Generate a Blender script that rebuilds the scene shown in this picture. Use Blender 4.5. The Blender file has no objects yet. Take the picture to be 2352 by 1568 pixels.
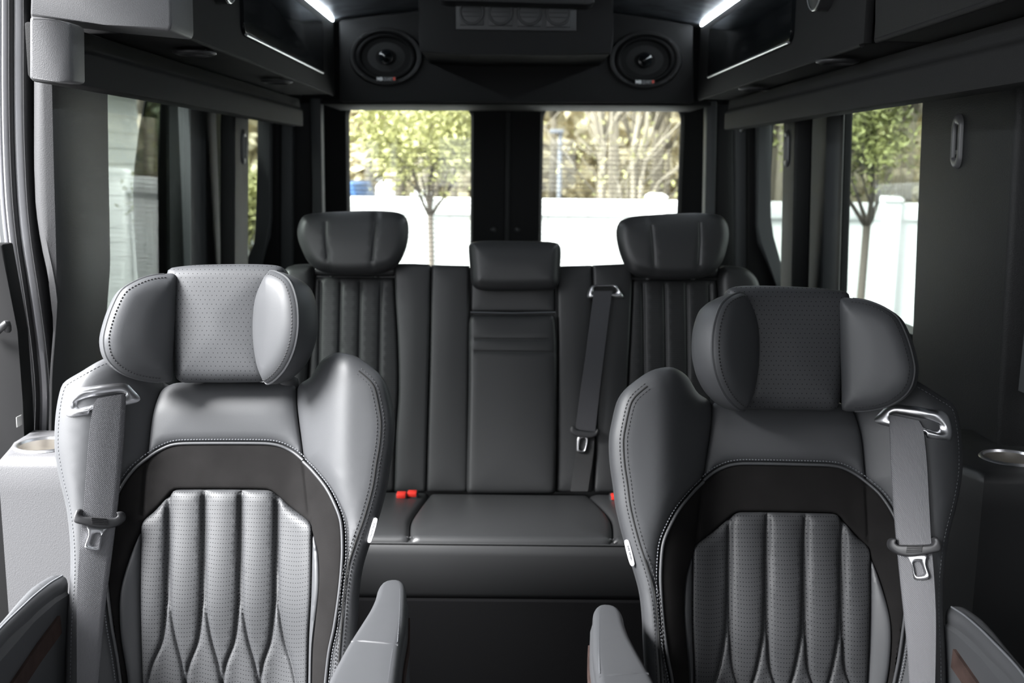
import bpy, bmesh, math, random
import numpy as np
from mathutils import Vector, Matrix
from mathutils.geometry import delaunay_2d_cdt

S = bpy.context.scene
COL = S.collection
R = math.radians

# ------------------------------------------------------------------ camera
F = 2400.0                                   # focal length in pixels of the 2352 x 1568 frame
CX, CY = 1176.0, 784.0
EYE = np.array([0.0, 0.0, 1.28])
ROLL = R(0.70)
_a, _b = -11.0, 407.0                        # where the van's long axis vanishes, from the centre
_vx = _a * math.cos(ROLL) - _b * math.sin(ROLL)
_vy = _a * math.sin(ROLL) + _b * math.cos(ROLL)
PITCH = math.atan(_vy / F)
YAW = math.atan(-_vx / F)
FWD = np.array([math.sin(YAW) * math.cos(PITCH), math.cos(YAW) * math.cos(PITCH), -math.sin(PITCH)])
_R0 = np.array([math.cos(YAW), -math.sin(YAW), 0.0])
_U0 = np.cross(_R0, FWD)
RGT = _R0 * math.cos(ROLL) + _U0 * math.sin(ROLL)
UPV = -_R0 * math.sin(ROLL) + _U0 * math.cos(ROLL)
cd = bpy.data.cameras.new('camera')
cam = bpy.data.objects.new('camera', cd)
COL.objects.link(cam)
cam.matrix_world = Matrix(((RGT[0], UPV[0], -FWD[0], EYE[0]), (RGT[1], UPV[1], -FWD[1], EYE[1]),
                           (RGT[2], UPV[2], -FWD[2], EYE[2]), (0, 0, 0, 1)))
cd.sensor_width = 36.0
cd.lens = F / 2352.0 * 36.0
cd.clip_start = 0.02
cd.dof.use_dof = True
cd.dof.focus_distance = 1.56
cd.dof.aperture_fstop = 5.6
S.camera = cam

# ------------------------------------------------------------------ light
S.view_settings.view_transform = 'Standard'
S.view_settings.look = 'None'
S.view_settings.gamma = 1.0
S.view_settings.use_curve_mapping = False
S.view_settings.exposure = 0.22
W = bpy.data.worlds.new('overcast_sky')
S.world = W
W.use_nodes = True
wn = W.node_tree
wn.nodes.clear()
w_out = wn.nodes.new('ShaderNodeOutputWorld')
w_bg = wn.nodes.new('ShaderNodeBackground')
w_geo = wn.nodes.new('ShaderNodeTexCoord')
w_sep = wn.nodes.new('ShaderNodeSeparateXYZ')
w_rmp = wn.nodes.new('ShaderNodeValToRGB')
w_rmp.color_ramp.elements[0].position = 0.0
w_rmp.color_ramp.elements[0].color = (0.74, 0.77, 0.80, 1)
w_rmp.color_ramp.elements[1].position = 0.7
w_rmp.color_ramp.elements[1].color = (1.0, 1.0, 1.03, 1)
wn.links.new(w_geo.outputs['Generated'], w_sep.inputs[0])
wn.links.new(w_sep.outputs['Z'], w_rmp.inputs[0])
wn.links.new(w_rmp.outputs[0], w_bg.inputs[0])
w_bg.inputs[1].default_value = 5.0
wn.links.new(w_bg.outputs[0], w_out.inputs[0])
sd = bpy.data.lights.new('sun_through_cloud', 'SUN')
sd.energy = 27.0
sd.angle = R(30)
sun = bpy.data.objects.new('sun_through_cloud', sd)
COL.objects.link(sun)
sun.rotation_euler = Vector((0.80, 0.40, -0.80)).to_track_quat('-Z', 'Y').to_euler()


def portal(name, loc, rot, sx, sy):
    d = bpy.data.lights.new(name, 'AREA')
    d.shape = 'RECTANGLE'
    d.size, d.size_y = sx, sy
    d.cycles.is_portal = True
    o = bpy.data.objects.new(name, d)
    COL.objects.link(o)
    o.location = loc
    o.rotation_euler = rot
    return o


portal('door_daylight', (-1.0, 0.98, 0.95), (0, R(-90), 0), 1.75, 1.35)
portal('windscreen_daylight', (0, -1.29, 1.275), (R(90), 0, 0), 1.2, 0.45)

# ------------------------------------------------------------------ helpers: rays and frames


def ray(px, py):
    d = FWD * F + RGT * (px - CX) - UPV * (py - CY)
    return d


def hit_axis(px, py, ax, val):
    d = ray(px, py)
    t = (val - EYE[ax]) / d[ax]
    return EYE + d * t


def hX(px, py, x): return hit_axis(px, py, 0, x)
def hY(px, py, y): return hit_axis(px, py, 1, y)
def hZ(px, py, z): return hit_axis(px, py, 2, z)


def nrm(v):
    v = np.asarray(v, float)
    return v / np.linalg.norm(v)


class Frame:
    def __init__(s, O, U, V):
        s.O = np.asarray(O, float)
        s.U, s.V = nrm(U), nrm(V)
        s.N = nrm(np.cross(s.U, s.V))

    def w(s, u, v, h):
        u, v, h = np.broadcast_arrays(np.asarray(u, float), np.asarray(v, float), np.asarray(h, float))
        return s.O + u[..., None] * s.U + v[..., None] * s.V + h[..., None] * s.N

    def uv(s, pts, hf=None, dh=0.0):
        """points of the photograph -> (u,v) on this frame's surface hf"""
        out = []
        for px, py in pts:
            d = ray(px, py)
            h = dh
            for _ in range(14):
                t = np.dot(s.O + s.N * h - EYE, s.N) / np.dot(d, s.N)
                q = EYE + d * t - s.O
                u, v = np.dot(q, s.U), np.dot(q, s.V)
                if hf is None:
                    break
                h = 0.4 * h + 0.6 * (float(hf(np.array(u), np.array(v))) + dh)
            out.append((u, v))
        return np.array(out)


def catmull(P, closed, sub=14):
    P = np.asarray(P, float)
    n = len(P)
    res = []
    rng = range(n if closed else n - 1)
    for i in rng:
        if closed:
            p0, p1, p2, p3 = P[(i - 1) % n], P[i], P[(i + 1) % n], P[(i + 2) % n]
        else:
            p0, p1, p2, p3 = P[max(i - 1, 0)], P[i], P[i + 1], P[min(i + 2, n - 1)]
        L = np.linalg.norm(p2 - p1)
        if L < 1e-9:
            continue
        m1, m2 = (p2 - p0) / 2, (p3 - p1) / 2
        for m in (m1, m2):
            l = np.linalg.norm(m)
            if l > L:
                m *= L / l
        for k in range(sub):
            t = k / sub
            res.append((2 * t**3 - 3 * t**2 + 1) * p1 + (t**3 - 2 * t**2 + t) * m1 + (-2 * t**3 + 3 * t**2) * p2 + (t**3 - t**2) * m2)
    if not closed:
        res.append(P[-1])
    return np.array(res)


def resample(P, ds, closed, n=None):
    P = np.asarray(P, float)
    Q = np.vstack([P, P[:1]]) if closed else P
    seg = np.linalg.norm(np.diff(Q, axis=0), axis=1)
    s = np.concatenate([[0], np.cumsum(seg)])
    if n is None:
        n = max(4, int(round(s[-1] / ds)))
    t = np.linspace(0, s[-1], n, endpoint=False) if closed else np.linspace(0, s[-1], n + 1)
    return np.stack([np.interp(t, s, Q[:, k]) for k in range(Q.shape[1])], 1)


def smooth_loop(P, ds): return resample(catmull(P, True), ds, True)
def smooth_path(P, ds): return resample(catmull(P, False), ds, False)


def seg_dist(P, L, closed):
    A = L
    B = np.roll(L, -1, 0) if closed else L[1:]
    if not closed:
        A = L[:-1]
    best = np.full(len(P), 1e9)
    d = B - A
    ll = (d * d).sum(1) + 1e-18
    for i in range(0, len(P), 800):
        p = P[i:i + 800]
        t = np.clip(((p[:, None] - A[None]) * d[None]).sum(2) / ll[None], 0, 1)
        q = A[None] + t[..., None] * d[None]
        best[i:i + 800] = np.sqrt(((p[:, None] - q)**2).sum(2)).min(1)
    return best


def inside(P, L):
    x, y = P[:, 0], P[:, 1]
    r = np.zeros(len(P), bool)
    n = len(L)
    for i in range(n):
        x1, y1 = L[i]
        x2, y2 = L[(i + 1) % n]
        if y1 == y2:
            continue
        c = ((y1 > y) != (y2 > y)) & (x < (x2 - x1) * (y - y1) / (y2 - y1) + x1)
        r ^= c
    return r


def area2(L):
    x, y = L[:, 0], L[:, 1]
    return float((x * np.roll(y, -1) - y * np.roll(x, -1)).sum())


def fill(loop, rings, ds, lines=(), lw=0.004):
    """triangulate the inside of a closed 2D loop with rows of points along its rim and along lines"""
    if area2(loop) < 0:
        loop = loop[::-1]
    n = len(loop)
    tang = np.roll(loop, -1, 0) - np.roll(loop, 1, 0)
    nor = np.stack([-tang[:, 1], tang[:, 0]], 1)
    nor /= np.linalg.norm(nor, axis=1)[:, None] + 1e-12
    pts = [loop]
    rmax = 0.0
    for r in rings:
        c = loop + nor * r
        ok = inside(c, loop) & (np.abs(seg_dist(c, loop, True) - r) < 0.12 * r + 1e-5)
        pts.append(c[ok])
        rmax = max(rmax, r)
    allow = []
    for ln in lines:
        q = smooth_path(ln, ds * 0.8)
        tg = np.gradient(q, axis=0)
        nn = np.stack([-tg[:, 1], tg[:, 0]], 1)
        nn /= np.linalg.norm(nn, axis=1)[:, None] + 1e-12
        for o in (0, 0.45, -0.45, 1.0, -1.0, 1.9, -1.9):
            c = q + nn * lw * o
            c = c[inside(c, loop)]
            if len(c):
                c = c[seg_dist(c, loop, True) > max(rmax, 0.0015) + 0.0006]
            if len(c):
                pts.append(c)
        allow.append(q)
    lo, hi = loop.min(0), loop.max(0)
    gx = np.arange(lo[0], hi[0], ds)
    gy = np.arange(lo[1], hi[1], ds * 0.866)
    G = np.array([(x + (ds / 2 if j % 2 else 0), y) for j, y in enumerate(gy) for x in gx]) if len(gx) and len(gy) else np.zeros((0, 2))
    if len(G):
        G = G[inside(G, loop)]
    if len(G):
        G = G[seg_dist(G, loop, True) > rmax + 0.5 * ds]
    for q in allow:
        if len(G):
            G = G[seg_dist(G, q, False) > lw * 2.4]
    pts.append(G)
    P = np.vstack(pts)
    v, e, f, ov, oe, of = delaunay_2d_cdt([Vector(p) for p in P], [], [list(range(n))], 1, 1e-6)
    V = np.array([(a[0], a[1]) for a in v])
    back = {}
    for i, o in enumerate(ov):
        for k in o:
            back[k] = i
    rim = [back[k] for k in range(n)]
    faces = []
    for t in f:
        a, b, c = [V[i] for i in t]
        ar = (b[0] - a[0]) * (c[1] - a[1]) - (b[1] - a[1]) * (c[0] - a[0])
        if abs(ar) > 1e-12:
            faces.append(tuple(t) if ar > 0 else tuple(t[::-1]))
    return V, faces, rim, loop


def round_rings(r, k=5): return [r * (1 - math.cos(math.pi / 2 * i / k)) for i in range(1, k + 1)] if r > 0 else []
def prof(t):
    t = np.clip(t, 0, 1)
    return np.sqrt(np.clip(1 - (1 - t)**2, 0, 1))


def sstep(x):
    x = np.clip(x, 0, 1)
    return x * x * (3 - 2 * x)


# ------------------------------------------------------------------ helpers: objects
ORI = {}
XF = None                                     # optional mirror used while the second seat is built


def put(name, verts, faces, mat, parent=None, smooth=True, uv=None, sharp=None, loc=None):
    verts = np.asarray(verts, float)
    flip = False
    if XF is not None:
        verts = XF(verts)
        flip = True
    o0 = np.array(loc if loc is not None else (ORI[parent.name] if parent else (0, 0, 0)), float)
    me = bpy.data.meshes.new(name)
    fs = [tuple(f[::-1]) for f in faces] if flip else [tuple(f) for f in faces]
    me.from_pydata([tuple(p) for p in (verts - o0)], [], fs)
    if uv is not None:
        uv = np.asarray(uv, float)
        lay = me.uv_layers.new(name='uv')
        li = np.zeros(len(me.loops), int)
        me.loops.foreach_get('vertex_index', li)
        lay.data.foreach_set('uv', uv[li].ravel())
    if mat:
        me.materials.append(mat)
    if smooth:
        me.shade_smooth()
        if sharp:
            me.set_sharp_from_angle(angle=R(sharp))
    me.validate()
    o = bpy.data.objects.new(name, me)
    COL.objects.link(o)
    if parent:
        o.parent = parent
    else:
        o.location = o0
    ORI[o.name] = o0
    return o


def thing(name, label, cat, loc, group=None):
    o = bpy.data.objects.new(name, None)
    o.empty_display_size = 0.05
    COL.objects.link(o)
    o.location = loc
    ORI[o.name] = np.array(loc, float)
    return tag(o, label, cat, group)


def tag(o, label, cat, group=None, kind=None):
    o['label'] = label
    o['category'] = cat
    if group:
        o['group'] = group
    if kind:
        o['kind'] = kind
    return o


def struct(o):
    o['kind'] = 'structure'
    return o


def bm_put(name, bm, mat, parent=None, sharp=35, loc=None):
    bm.verts.ensure_lookup_table()
    bm.verts.index_update()
    v = [tuple(x.co) for x in bm.verts]
    f = [tuple(q.index for q in x.verts) for x in bm.faces]
    bm.free()
    return put(name, v, f, mat, parent, True, None, sharp, loc)


def bev(bm, w, seg=2):
    if w > 0:
        bmesh.ops.bevel(bm, geom=list(bm.edges), offset=w, segments=seg, profile=0.5, affect='EDGES', clamp_overlap=True)


def add_box(bm, lo, hi):
    x0, y0, z0 = lo
    x1, y1, z1 = hi
    vs = [bm.verts.new(p) for p in ((x0, y0, z0), (x1, y0, z0), (x1, y1, z0), (x0, y1, z0), (x0, y0, z1), (x1, y0, z1), (x1, y1, z1), (x0, y1, z1))]
    for f in ((0, 3, 2, 1), (4, 5, 6, 7), (0, 1, 5, 4), (1, 2, 6, 5), (2, 3, 7, 6), (3, 0, 4, 7)):
        bm.faces.new([vs[i] for i in f])


def box(name, lo, hi, mat, parent=None, bevel=0.004, seg=2, loc=None):
    bm = bmesh.new()
    add_box(bm, [min(a, b) for a, b in zip(lo, hi)], [max(a, b) for a, b in zip(lo, hi)])
    bev(bm, bevel, seg)
    return bm_put(name, bm, mat, parent, 35, loc)


def add_prism(bm, pts, vec):
    pts = [Vector(p) for p in pts]
    vec = Vector(vec)
    nv = Vector((0, 0, 0))
    for i in range(len(pts)):
        nv += pts[i].cross(pts[(i + 1) % len(pts)])
    if nv.dot(vec) > 0:
        pts = pts[::-1]
    a = [bm.verts.new(p) for p in pts]
    b = [bm.verts.new(p + vec) for p in pts]
    bm.faces.new(a)
    bm.faces.new(b[::-1])
    n = len(a)
    for i in range(n):
        bm.faces.new((a[(i + 1) % n], a[i], b[i], b[(i + 1) % n]))


def prism(name, pts, vec, mat, parent=None, bevel=0.003, seg=2, loc=None, sharp=35):
    bm = bmesh.new()
    add_prism(bm, pts, vec)
    bev(bm, bevel, seg)
    return bm_put(name, bm, mat, parent, sharp, loc)


LEAN = 0.035


def column(name, foot, z0, z1, mat, parent=None, bevel=0.006, seg=3, lean=True, z_ref=1.28):
    """upright trim piece with the footprint foot, leaning in with the van's side"""
    bm = bmesh.new()
    add_prism(bm, [(x, y, z0) for x, y in foot], (0, 0, z1 - z0))
    bev(bm, bevel, seg)
    if lean:
        for v in bm.verts:
            v.co.x -= math.copysign(LEAN, v.co.x) * (v.co.z - z_ref)
    return bm_put(name, bm, mat, parent)


def tube_data(path, rad, seg=8, closed=False, cap=True):
    P = np.asarray(path, float)
    n = len(P)
    rad = np.broadcast_to(np.asarray(rad, float), (n,))
    T = np.gradient(P, axis=0)
    if closed:
        T = np.roll(P, -1, 0) - np.roll(P, 1, 0)
    T /= np.linalg.norm(T, axis=1)[:, None] + 1e-12
    a = np.array([0, 0, 1.0]) if abs(T[0][2]) < 0.9 else np.array([1.0, 0, 0])
    x = nrm(np.cross(a, T[0]))
    V, Fc = [], []
    for i in range(n):
        x = nrm(x - T[i] * np.dot(x, T[i]))
        y = np.cross(T[i], x)
        for k in range(seg):
            an = 2 * math.pi * k / seg
            V.append(P[i] + rad[i] * (math.cos(an) * x + math.sin(an) * y))
    for i in range(n if closed else n - 1):
        j = (i + 1) % n
        for k in range(seg):
            l = (k + 1) % seg
            Fc.append((i * seg + k, i * seg + l, j * seg + l, j * seg + k))
    if cap and not closed:
        Fc.append(tuple(range(seg))[::-1])
        Fc.append(tuple((n - 1) * seg + k for k in range(seg)))
    return np.array(V), Fc


def tube(name, path, rad, mat, parent=None, seg=8, closed=False):
    v, f = tube_data(path, rad, seg, closed)
    return put(name, v, f, mat, parent, True, None, 50)


def merge(parts):
    V, Fc = [], []
    o = 0
    for v, f in parts:
        V.append(np.asarray(v, float))
        Fc += [tuple(i + o for i in t) for t in f]
        o += len(v)
    return np.vstack(V), Fc


def lathe_data(profile, origin, axis, seg=32, e=(1, 1)):
    """profile: (radius, height along axis); e squashes the section to an ellipse"""
    ax = nrm(axis)
    a = np.array([0, 0, 1.0]) if abs(ax[2]) < 0.9 else np.array([1.0, 0, 0])
    x = nrm(np.cross(a, ax))
    y = np.cross(ax, x)
    V, Fc = [], []
    for r, h in profile:
        for k in range(seg):
            an = 2 * math.pi * k / seg
            V.append(np.asarray(origin) + ax * h + x * r * e[0] * math.cos(an) + y * r * e[1] * math.sin(an))
    for i in range(len(profile) - 1):
        for k in range(seg):
            l = (k + 1) % seg
            Fc.append((i * seg + k, i * seg + l, (i + 1) * seg + l, (i + 1) * seg + k))
    return np.array(V), Fc


def sheet(name, loop, fr, hf, mat, parent, R_=0.012, depth=0.008, skirt=0.02, ds=0.012, grooves=(), gw=0.004, gd=0.004,
          crown=0.0, cl=0.03, uvf=None, extra=None, k=4, lds=None):
    """one upholstered panel: surface hf over the loop, rolled down at its seams, grooved along lines, turned back behind"""
    lp = resample(catmull(loop, True), lds or ds * 0.6, True)
    gl = [np.asarray(g, float) for g in grooves]
    V, Fc, rim, lp = fill(lp, round_rings(R_, k), ds, gl, gw)
    d = seg_dist(V, lp, True)
    d[rim] = 0
    h = hf(V[:, 0], V[:, 1]) - depth * (1 - prof(d / max(R_, 1e-6))) + crown * (1 - np.exp(-d / cl))
    for g in gl:
        q = smooth_path(g, ds * 0.5)
        gdist = seg_dist(V, q, False)
        h = h - gd * np.exp(-(gdist / gw)**2)
    if extra is not None:
        h = h + extra(V[:, 0], V[:, 1], d)
    P = fr.w(V[:, 0], V[:, 1], h)
    n0 = len(P)
    rp = fr.w(V[rim, 0], V[rim, 1], h[rim] - skirt)
    m = len(rim)
    F2 = list(Fc)
    for i in range(m):
        j = (i + 1) % m
        F2.append((rim[i], n0 + i, n0 + j, rim[j]))
    uv = V if uvf is None else uvf(V[:, 0], V[:, 1])
    uv = np.vstack([uv, uv[rim]])
    return put(name, np.vstack([P, rp]), F2, mat, parent, True, uv, 70)


def pillow(name, loop, fr, mat, parent, tf=0.02, tb=0.03, R_=0.03, hmid=None, ds=0.012, grooves=(), gw=0.004, gd=0.004,
           crown=0.0, cl=0.05, uvf=None, k=6, extra=None):
    """closed cushion: bulges tf to the front and tb to the back of the loop"""
    lp = resample(catmull(loop, True), ds * 0.6, True)
    gl = [np.asarray(g, float) for g in grooves]
    V, Fc, rim, lp = fill(lp, round_rings(R_, k), ds, gl, gw)
    d = seg_dist(V, lp, True)
    d[rim] = 0
    hm = np.zeros(len(V)) if hmid is None else hmid(V[:, 0], V[:, 1])
    pr = prof(d / R_)
    hf = hm + tf * pr + crown * (1 - np.exp(-d / cl))
    for g in gl:
        q = smooth_path(g, ds * 0.5)
        hf = hf - gd * np.exp(-(seg_dist(V, q, False) / gw)**2)
    if extra is not None:
        hf = hf + extra(V[:, 0], V[:, 1], d)
    hb = hm - tb * pr
    P = fr.w(V[:, 0], V[:, 1], hf)
    rs = set(rim)
    idx = {}
    B = []
    for i in range(len(V)):
        if i in rs:
            idx[i] = i
        else:
            idx[i] = len(P) + len(B)
            B.append(i)
    Pb = fr.w(V[B, 0], V[B, 1], hb[B])
    F2 = list(Fc) + [tuple(idx[i] for i in t[::-1]) for t in Fc]
    uv = V if uvf is None else uvf(V[:, 0], V[:, 1])
    return put(name, np.vstack([P, Pb]), F2, mat, parent, True, np.vstack([uv, uv[B]]), None)


def stitches(name, path, fr, hf, mat, parent, dh=0.0, pitch=0.0045, ln=0.003, w=0.0010):
    q = smooth_path(path, 0.0015)
    s = np.concatenate([[0], np.cumsum(np.linalg.norm(np.diff(q, axis=0), axis=1))])
    V, Fc = [], []
    t = 0.0
    while t + ln < s[-1]:
        ends = []
        for tt in (t, t + ln):
            u, v = np.interp(tt, s, q[:, 0]), np.interp(tt, s, q[:, 1])
            ends.append((u, v))
        a = fr.w(*ends[0], hf(np.array(ends[0][0]), np.array(ends[0][1])) + dh)
        b = fr.w(*ends[1], hf(np.array(ends[1][0]), np.array(ends[1][1])) + dh)
        d = nrm(b - a)
        sd_ = np.cross(fr.N, d)
        o = len(V)
        for c, e in ((a, 0.6), (a * 0.7 + b * 0.3, 1.0), (a * 0.3 + b * 0.7, 1.0), (b, 0.6)):
            V += [c - sd_ * w * e - fr.N * 0.001, c + fr.N * w * e, c + sd_ * w * e - fr.N * 0.001]
        for i in range(3):
            k = o + i * 3
            Fc += [(k, k + 1, k + 4, k + 3), (k + 1, k + 2, k + 5, k + 4)]
        t += pitch
    return put(name, V, Fc, mat, parent, True)


def ribbon(name, L, Rr, fr, hf, mat, parent, dh=0.01, th=0.0025, ds=0.01, sag=None):
    n = 40
    a = resample(catmull(L, False), 1, False, n)
    b = resample(catmull(Rr, False), 1, False, n)
    m = 6
    V, Fc, uv = [], [], []
    for i in range(n + 1):
        row = []
        hs = []
        for j in range(m + 1):
            p = a[i] + (b[i] - a[i]) * j / m
            row.append(p)
            hs.append(float(hf(np.array(p[0]), np.array(p[1]))))
        e0, e1 = hs[0], hs[-1]
        for j in range(m + 1):
            lin = e0 + (e1 - e0) * j / m
            h = max(lin, max(hs[j], lin)) + dh
            V.append(fr.w(row[j][0], row[j][1], h))
            uv.append((j / m * 0.048, i / n * 0.4))
        for j in range(m + 1):
            lin = e0 + (e1 - e0) * j / m
            h = max(hs[j], lin) + dh - th
            V.append(fr.w(row[j][0], row[j][1], h))
            uv.append((j / m * 0.048, i / n * 0.4))
    st = 2 * (m + 1)
    for i in range(n):
        for j in range(m):
            k = i * st + j
            Fc.append((k, k + st, k + st + 1, k + 1)[::-1] if False else (k, k + 1, k + st + 1, k + st)[::-1])
            k2 = k + m + 1
            Fc.append((k2, k2 + 1, k2 + st + 1, k2 + st))
        k = i * st
        Fc.append((k, k + st, k + st + m + 1, k + m + 1)[::-1])
        k = i * st + m
        Fc.append((k, k + m + 1, k + st + m + 1, k + st)[::-1])
    return put(name, V, Fc, mat, parent, True, uv, 60)


def rim_ring(name, outer, inner, fr, hf, mat, parent, H=0.012, dh=0.0, n=96, m=9, pw=0.6):
    """rounded frame lying between two loops on a surface"""
    a = resample(catmull(outer, True), 1, True, n)
    b = resample(catmull(inner, True), 1, True, n)
    if area2(a) < 0:
        a = a[::-1]
    if area2(b) < 0:
        b = b[::-1]
    k = int(np.argmin(((b - a[0])**2).sum(1)))
    b = np.roll(b, -k, 0)
    V, Fc = [], []
    for j in range(m + 1):
        t = j / m
        p = a + (b - a) * t
        h = hf(p[:, 0], p[:, 1]) + dh + H * math.sin(math.pi * min(max(t, 0), 1))**pw
        V.append(fr.w(p[:, 0], p[:, 1], h))
    V.append(fr.w(b[:, 0], b[:, 1], hf(b[:, 0], b[:, 1]) + dh - 0.02))
    for j in range(m + 1):
        for i in range(n):
            l = (i + 1) % n
            Fc.append((j * n + i, j * n + l, (j + 1) * n + l, (j + 1) * n + i))
    return put(name, np.vstack(V), Fc, mat, parent, True, None, 70)


def plate(name, loop, fr, hf, mat, parent, dh=0.0, th=0.004, ds=0.01, R_=0.0015, lds=None):
    return sheet(name, loop, fr, lambda u, v: hf(u, v) + dh + th, mat, parent, R_=R_, depth=min(R_, th), skirt=th, ds=ds, k=2, lds=lds)


def zero(u, v): return np.zeros(np.shape(u))


# ------------------------------------------------------------------ materials
MATS = {}


def nodes(name):
    m = bpy.data.materials.new(name)
    m.use_nodes = True
    t = m.node_tree
    b = t.nodes['Principled BSDF']
    MATS[name] = m
    return m, t, b


def mat(name, col, rough=0.5, metal=0.0, spec=0.5, grain=0, gs=0.0, sheen=0.0, coat=0.0, var=0.0, vs=6.0, kind='noise'):
    m, t, b = nodes(name)
    b.inputs['Base Color'].default_value = (*col, 1)
    b.inputs['Roughness'].default_value = rough
    b.inputs['Metallic'].default_value = metal
    b.inputs['Specular IOR Level'].default_value = spec
    b.inputs['Sheen Weight'].default_value = sheen
    b.inputs['Coat Weight'].default_value = coat
    tc = t.nodes.new('ShaderNodeTexCoord')
    if grain:
        if kind == 'voronoi':
            n = t.nodes.new('ShaderNodeTexVoronoi')
            n.inputs['Scale'].default_value = grain
            out = n.outputs['Distance']
        else:
            n = t.nodes.new('ShaderNodeTexNoise')
            n.inputs['Scale'].default_value = grain
            n.inputs['Detail'].default_value = 3
            out = n.outputs['Fac']
        t.links.new(tc.outputs['Object'], n.inputs['Vector'])
        bp = t.nodes.new('ShaderNodeBump')
        bp.inputs['Strength'].default_value = gs
        bp.inputs['Distance'].default_value = 0.002
        t.links.new(out, bp.inputs['Height'])
        t.links.new(bp.outputs[0], b.inputs['Normal'])
    if var:
        n = t.nodes.new('ShaderNodeTexNoise')
        n.inputs['Scale'].default_value = vs
        n.inputs['Detail'].default_value = 4
        t.links.new(tc.outputs['Object'], n.inputs['Vector'])
        r = t.nodes.new('ShaderNodeValToRGB')
        r.color_ramp.elements[0].position = 0.3
        r.color_ramp.elements[1].position = 0.7
        r.color_ramp.elements[0].color = (*[c * (1 - var) for c in col], 1)
        r.color_ramp.elements[1].color = (*[min(1, c * (1 + var)) for c in col], 1)
        t.links.new(n.outputs['Fac'], r.inputs[0])
        t.links.new(r.outputs[0], b.inputs['Base Color'])
    return m


def perforated(name, col, rough, pu, pv, rad, stagger=True):
    """leather punched with a grid of small holes laid out in the panel's own coordinates"""
    m, t, b = nodes(name)
    b.inputs['Roughness'].default_value = rough
    uvn = t.nodes.new('ShaderNodeUVMap')
    sp = t.nodes.new('ShaderNodeSeparateXYZ')
    t.links.new(uvn.outputs[0], sp.inputs[0])

    def mth(op, a, bb=None):
        n = t.nodes.new('ShaderNodeMath')
        n.operation = op
        for i, q in enumerate((a, bb)):
            if q is None:
                continue
            if isinstance(q, (int, float)):
                n.inputs[i].default_value = q
            else:
                t.links.new(q, n.inputs[i])
        return n.outputs[0]
    v = mth('MULTIPLY', sp.outputs['Y'], 1 / pv)
    row = mth('FLOOR', v)
    u = mth('MULTIPLY', sp.outputs['X'], 1 / pu)
    if stagger:
        half = mth('MULTIPLY', mth('FLOORED_MODULO', row, 2.0), 0.5)
        u = mth('ADD', u, half)
    fu = mth('MULTIPLY', mth('SUBTRACT', mth('SUBTRACT', u, mth('FLOOR', u)), 0.5), pu)
    fv = mth('MULTIPLY', mth('SUBTRACT', mth('SUBTRACT', v, row), 0.5), pv)
    d = mth('SQRT', mth('ADD', mth('MULTIPLY', fu, fu), mth('MULTIPLY', fv, fv)))
    hole = mth('LESS_THAN', d, rad)
    mx = t.nodes.new('ShaderNodeMix')
    mx.data_type = 'RGBA'
    mx.inputs[6].default_value = (*col, 1)
    mx.inputs[7].default_value = (*[c * 0.12 for c in col], 1)
    t.links.new(hole, mx.inputs[0])
    t.links.new(mx.outputs[2], b.inputs['Base Color'])
    sm = t.nodes.new('ShaderNodeMapRange')
    sm.inputs['From Min'].default_value = rad * 0.4
    sm.inputs['From Max'].default_value = rad * 1.5
    t.links.new(d, sm.inputs['Value'])
    bp = t.nodes.new('ShaderNodeBump')
    bp.inputs['Strength'].default_value = 0.2
    bp.inputs['Distance'].default_value = 0.001
    t.links.new(sm.outputs[0], bp.inputs['Height'])
    t.links.new(bp.outputs[0], b.inputs['Normal'])
    sl = mth('SUBTRACT', 0.38, mth('MULTIPLY', hole, 0.34))
    t.links.new(sl, b.inputs['Specular IOR Level'])
    return m


def webbing(name, col):
    m, t, b = nodes(name)
    b.inputs['Roughness'].default_value = 0.45
    uvn = t.nodes.new('ShaderNodeUVMap')
    w1 = t.nodes.new('ShaderNodeTexWave')
    w1.wave_type = 'BANDS'
    w1.bands_direction = 'DIAGONAL'
    w1.inputs['Scale'].default_value = 210
    w2 = t.nodes.new('ShaderNodeTexWave')
    w2.bands_direction = 'X'
    w2.inputs['Scale'].default_value = 150
    for w in (w1, w2):
        t.links.new(uvn.outputs[0], w.inputs['Vector'])
    ad = t.nodes.new('ShaderNodeMath')
    ad.operation = 'ADD'
    t.links.new(w1.outputs['Fac'], ad.inputs[0])
    t.links.new(w2.outputs['Fac'], ad.inputs[1])
    rp = t.nodes.new('ShaderNodeValToRGB')
    rp.color_ramp.elements[0].color = (*[c * 0.86 for c in col], 1)
    rp.color_ramp.elements[1].color = (*[c * 1.14 for c in col], 1)
    hf_ = t.nodes.new('ShaderNodeMath')
    hf_.operation = 'MULTIPLY'
    hf_.inputs[1].default_value = 0.5
    t.links.new(ad.outputs[0], hf_.inputs[0])
    t.links.new(hf_.outputs[0], rp.inputs[0])
    t.links.new(rp.outputs[0], b.inputs['Base Color'])
    bp = t.nodes.new('ShaderNodeBump')
    bp.inputs['Strength'].default_value = 0.3
    bp.inputs['Distance'].default_value = 0.001
    t.links.new(ad.outputs[0], bp.inputs['Height'])
    t.links.new(bp.outputs[0], b.inputs['Normal'])
    return m


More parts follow.
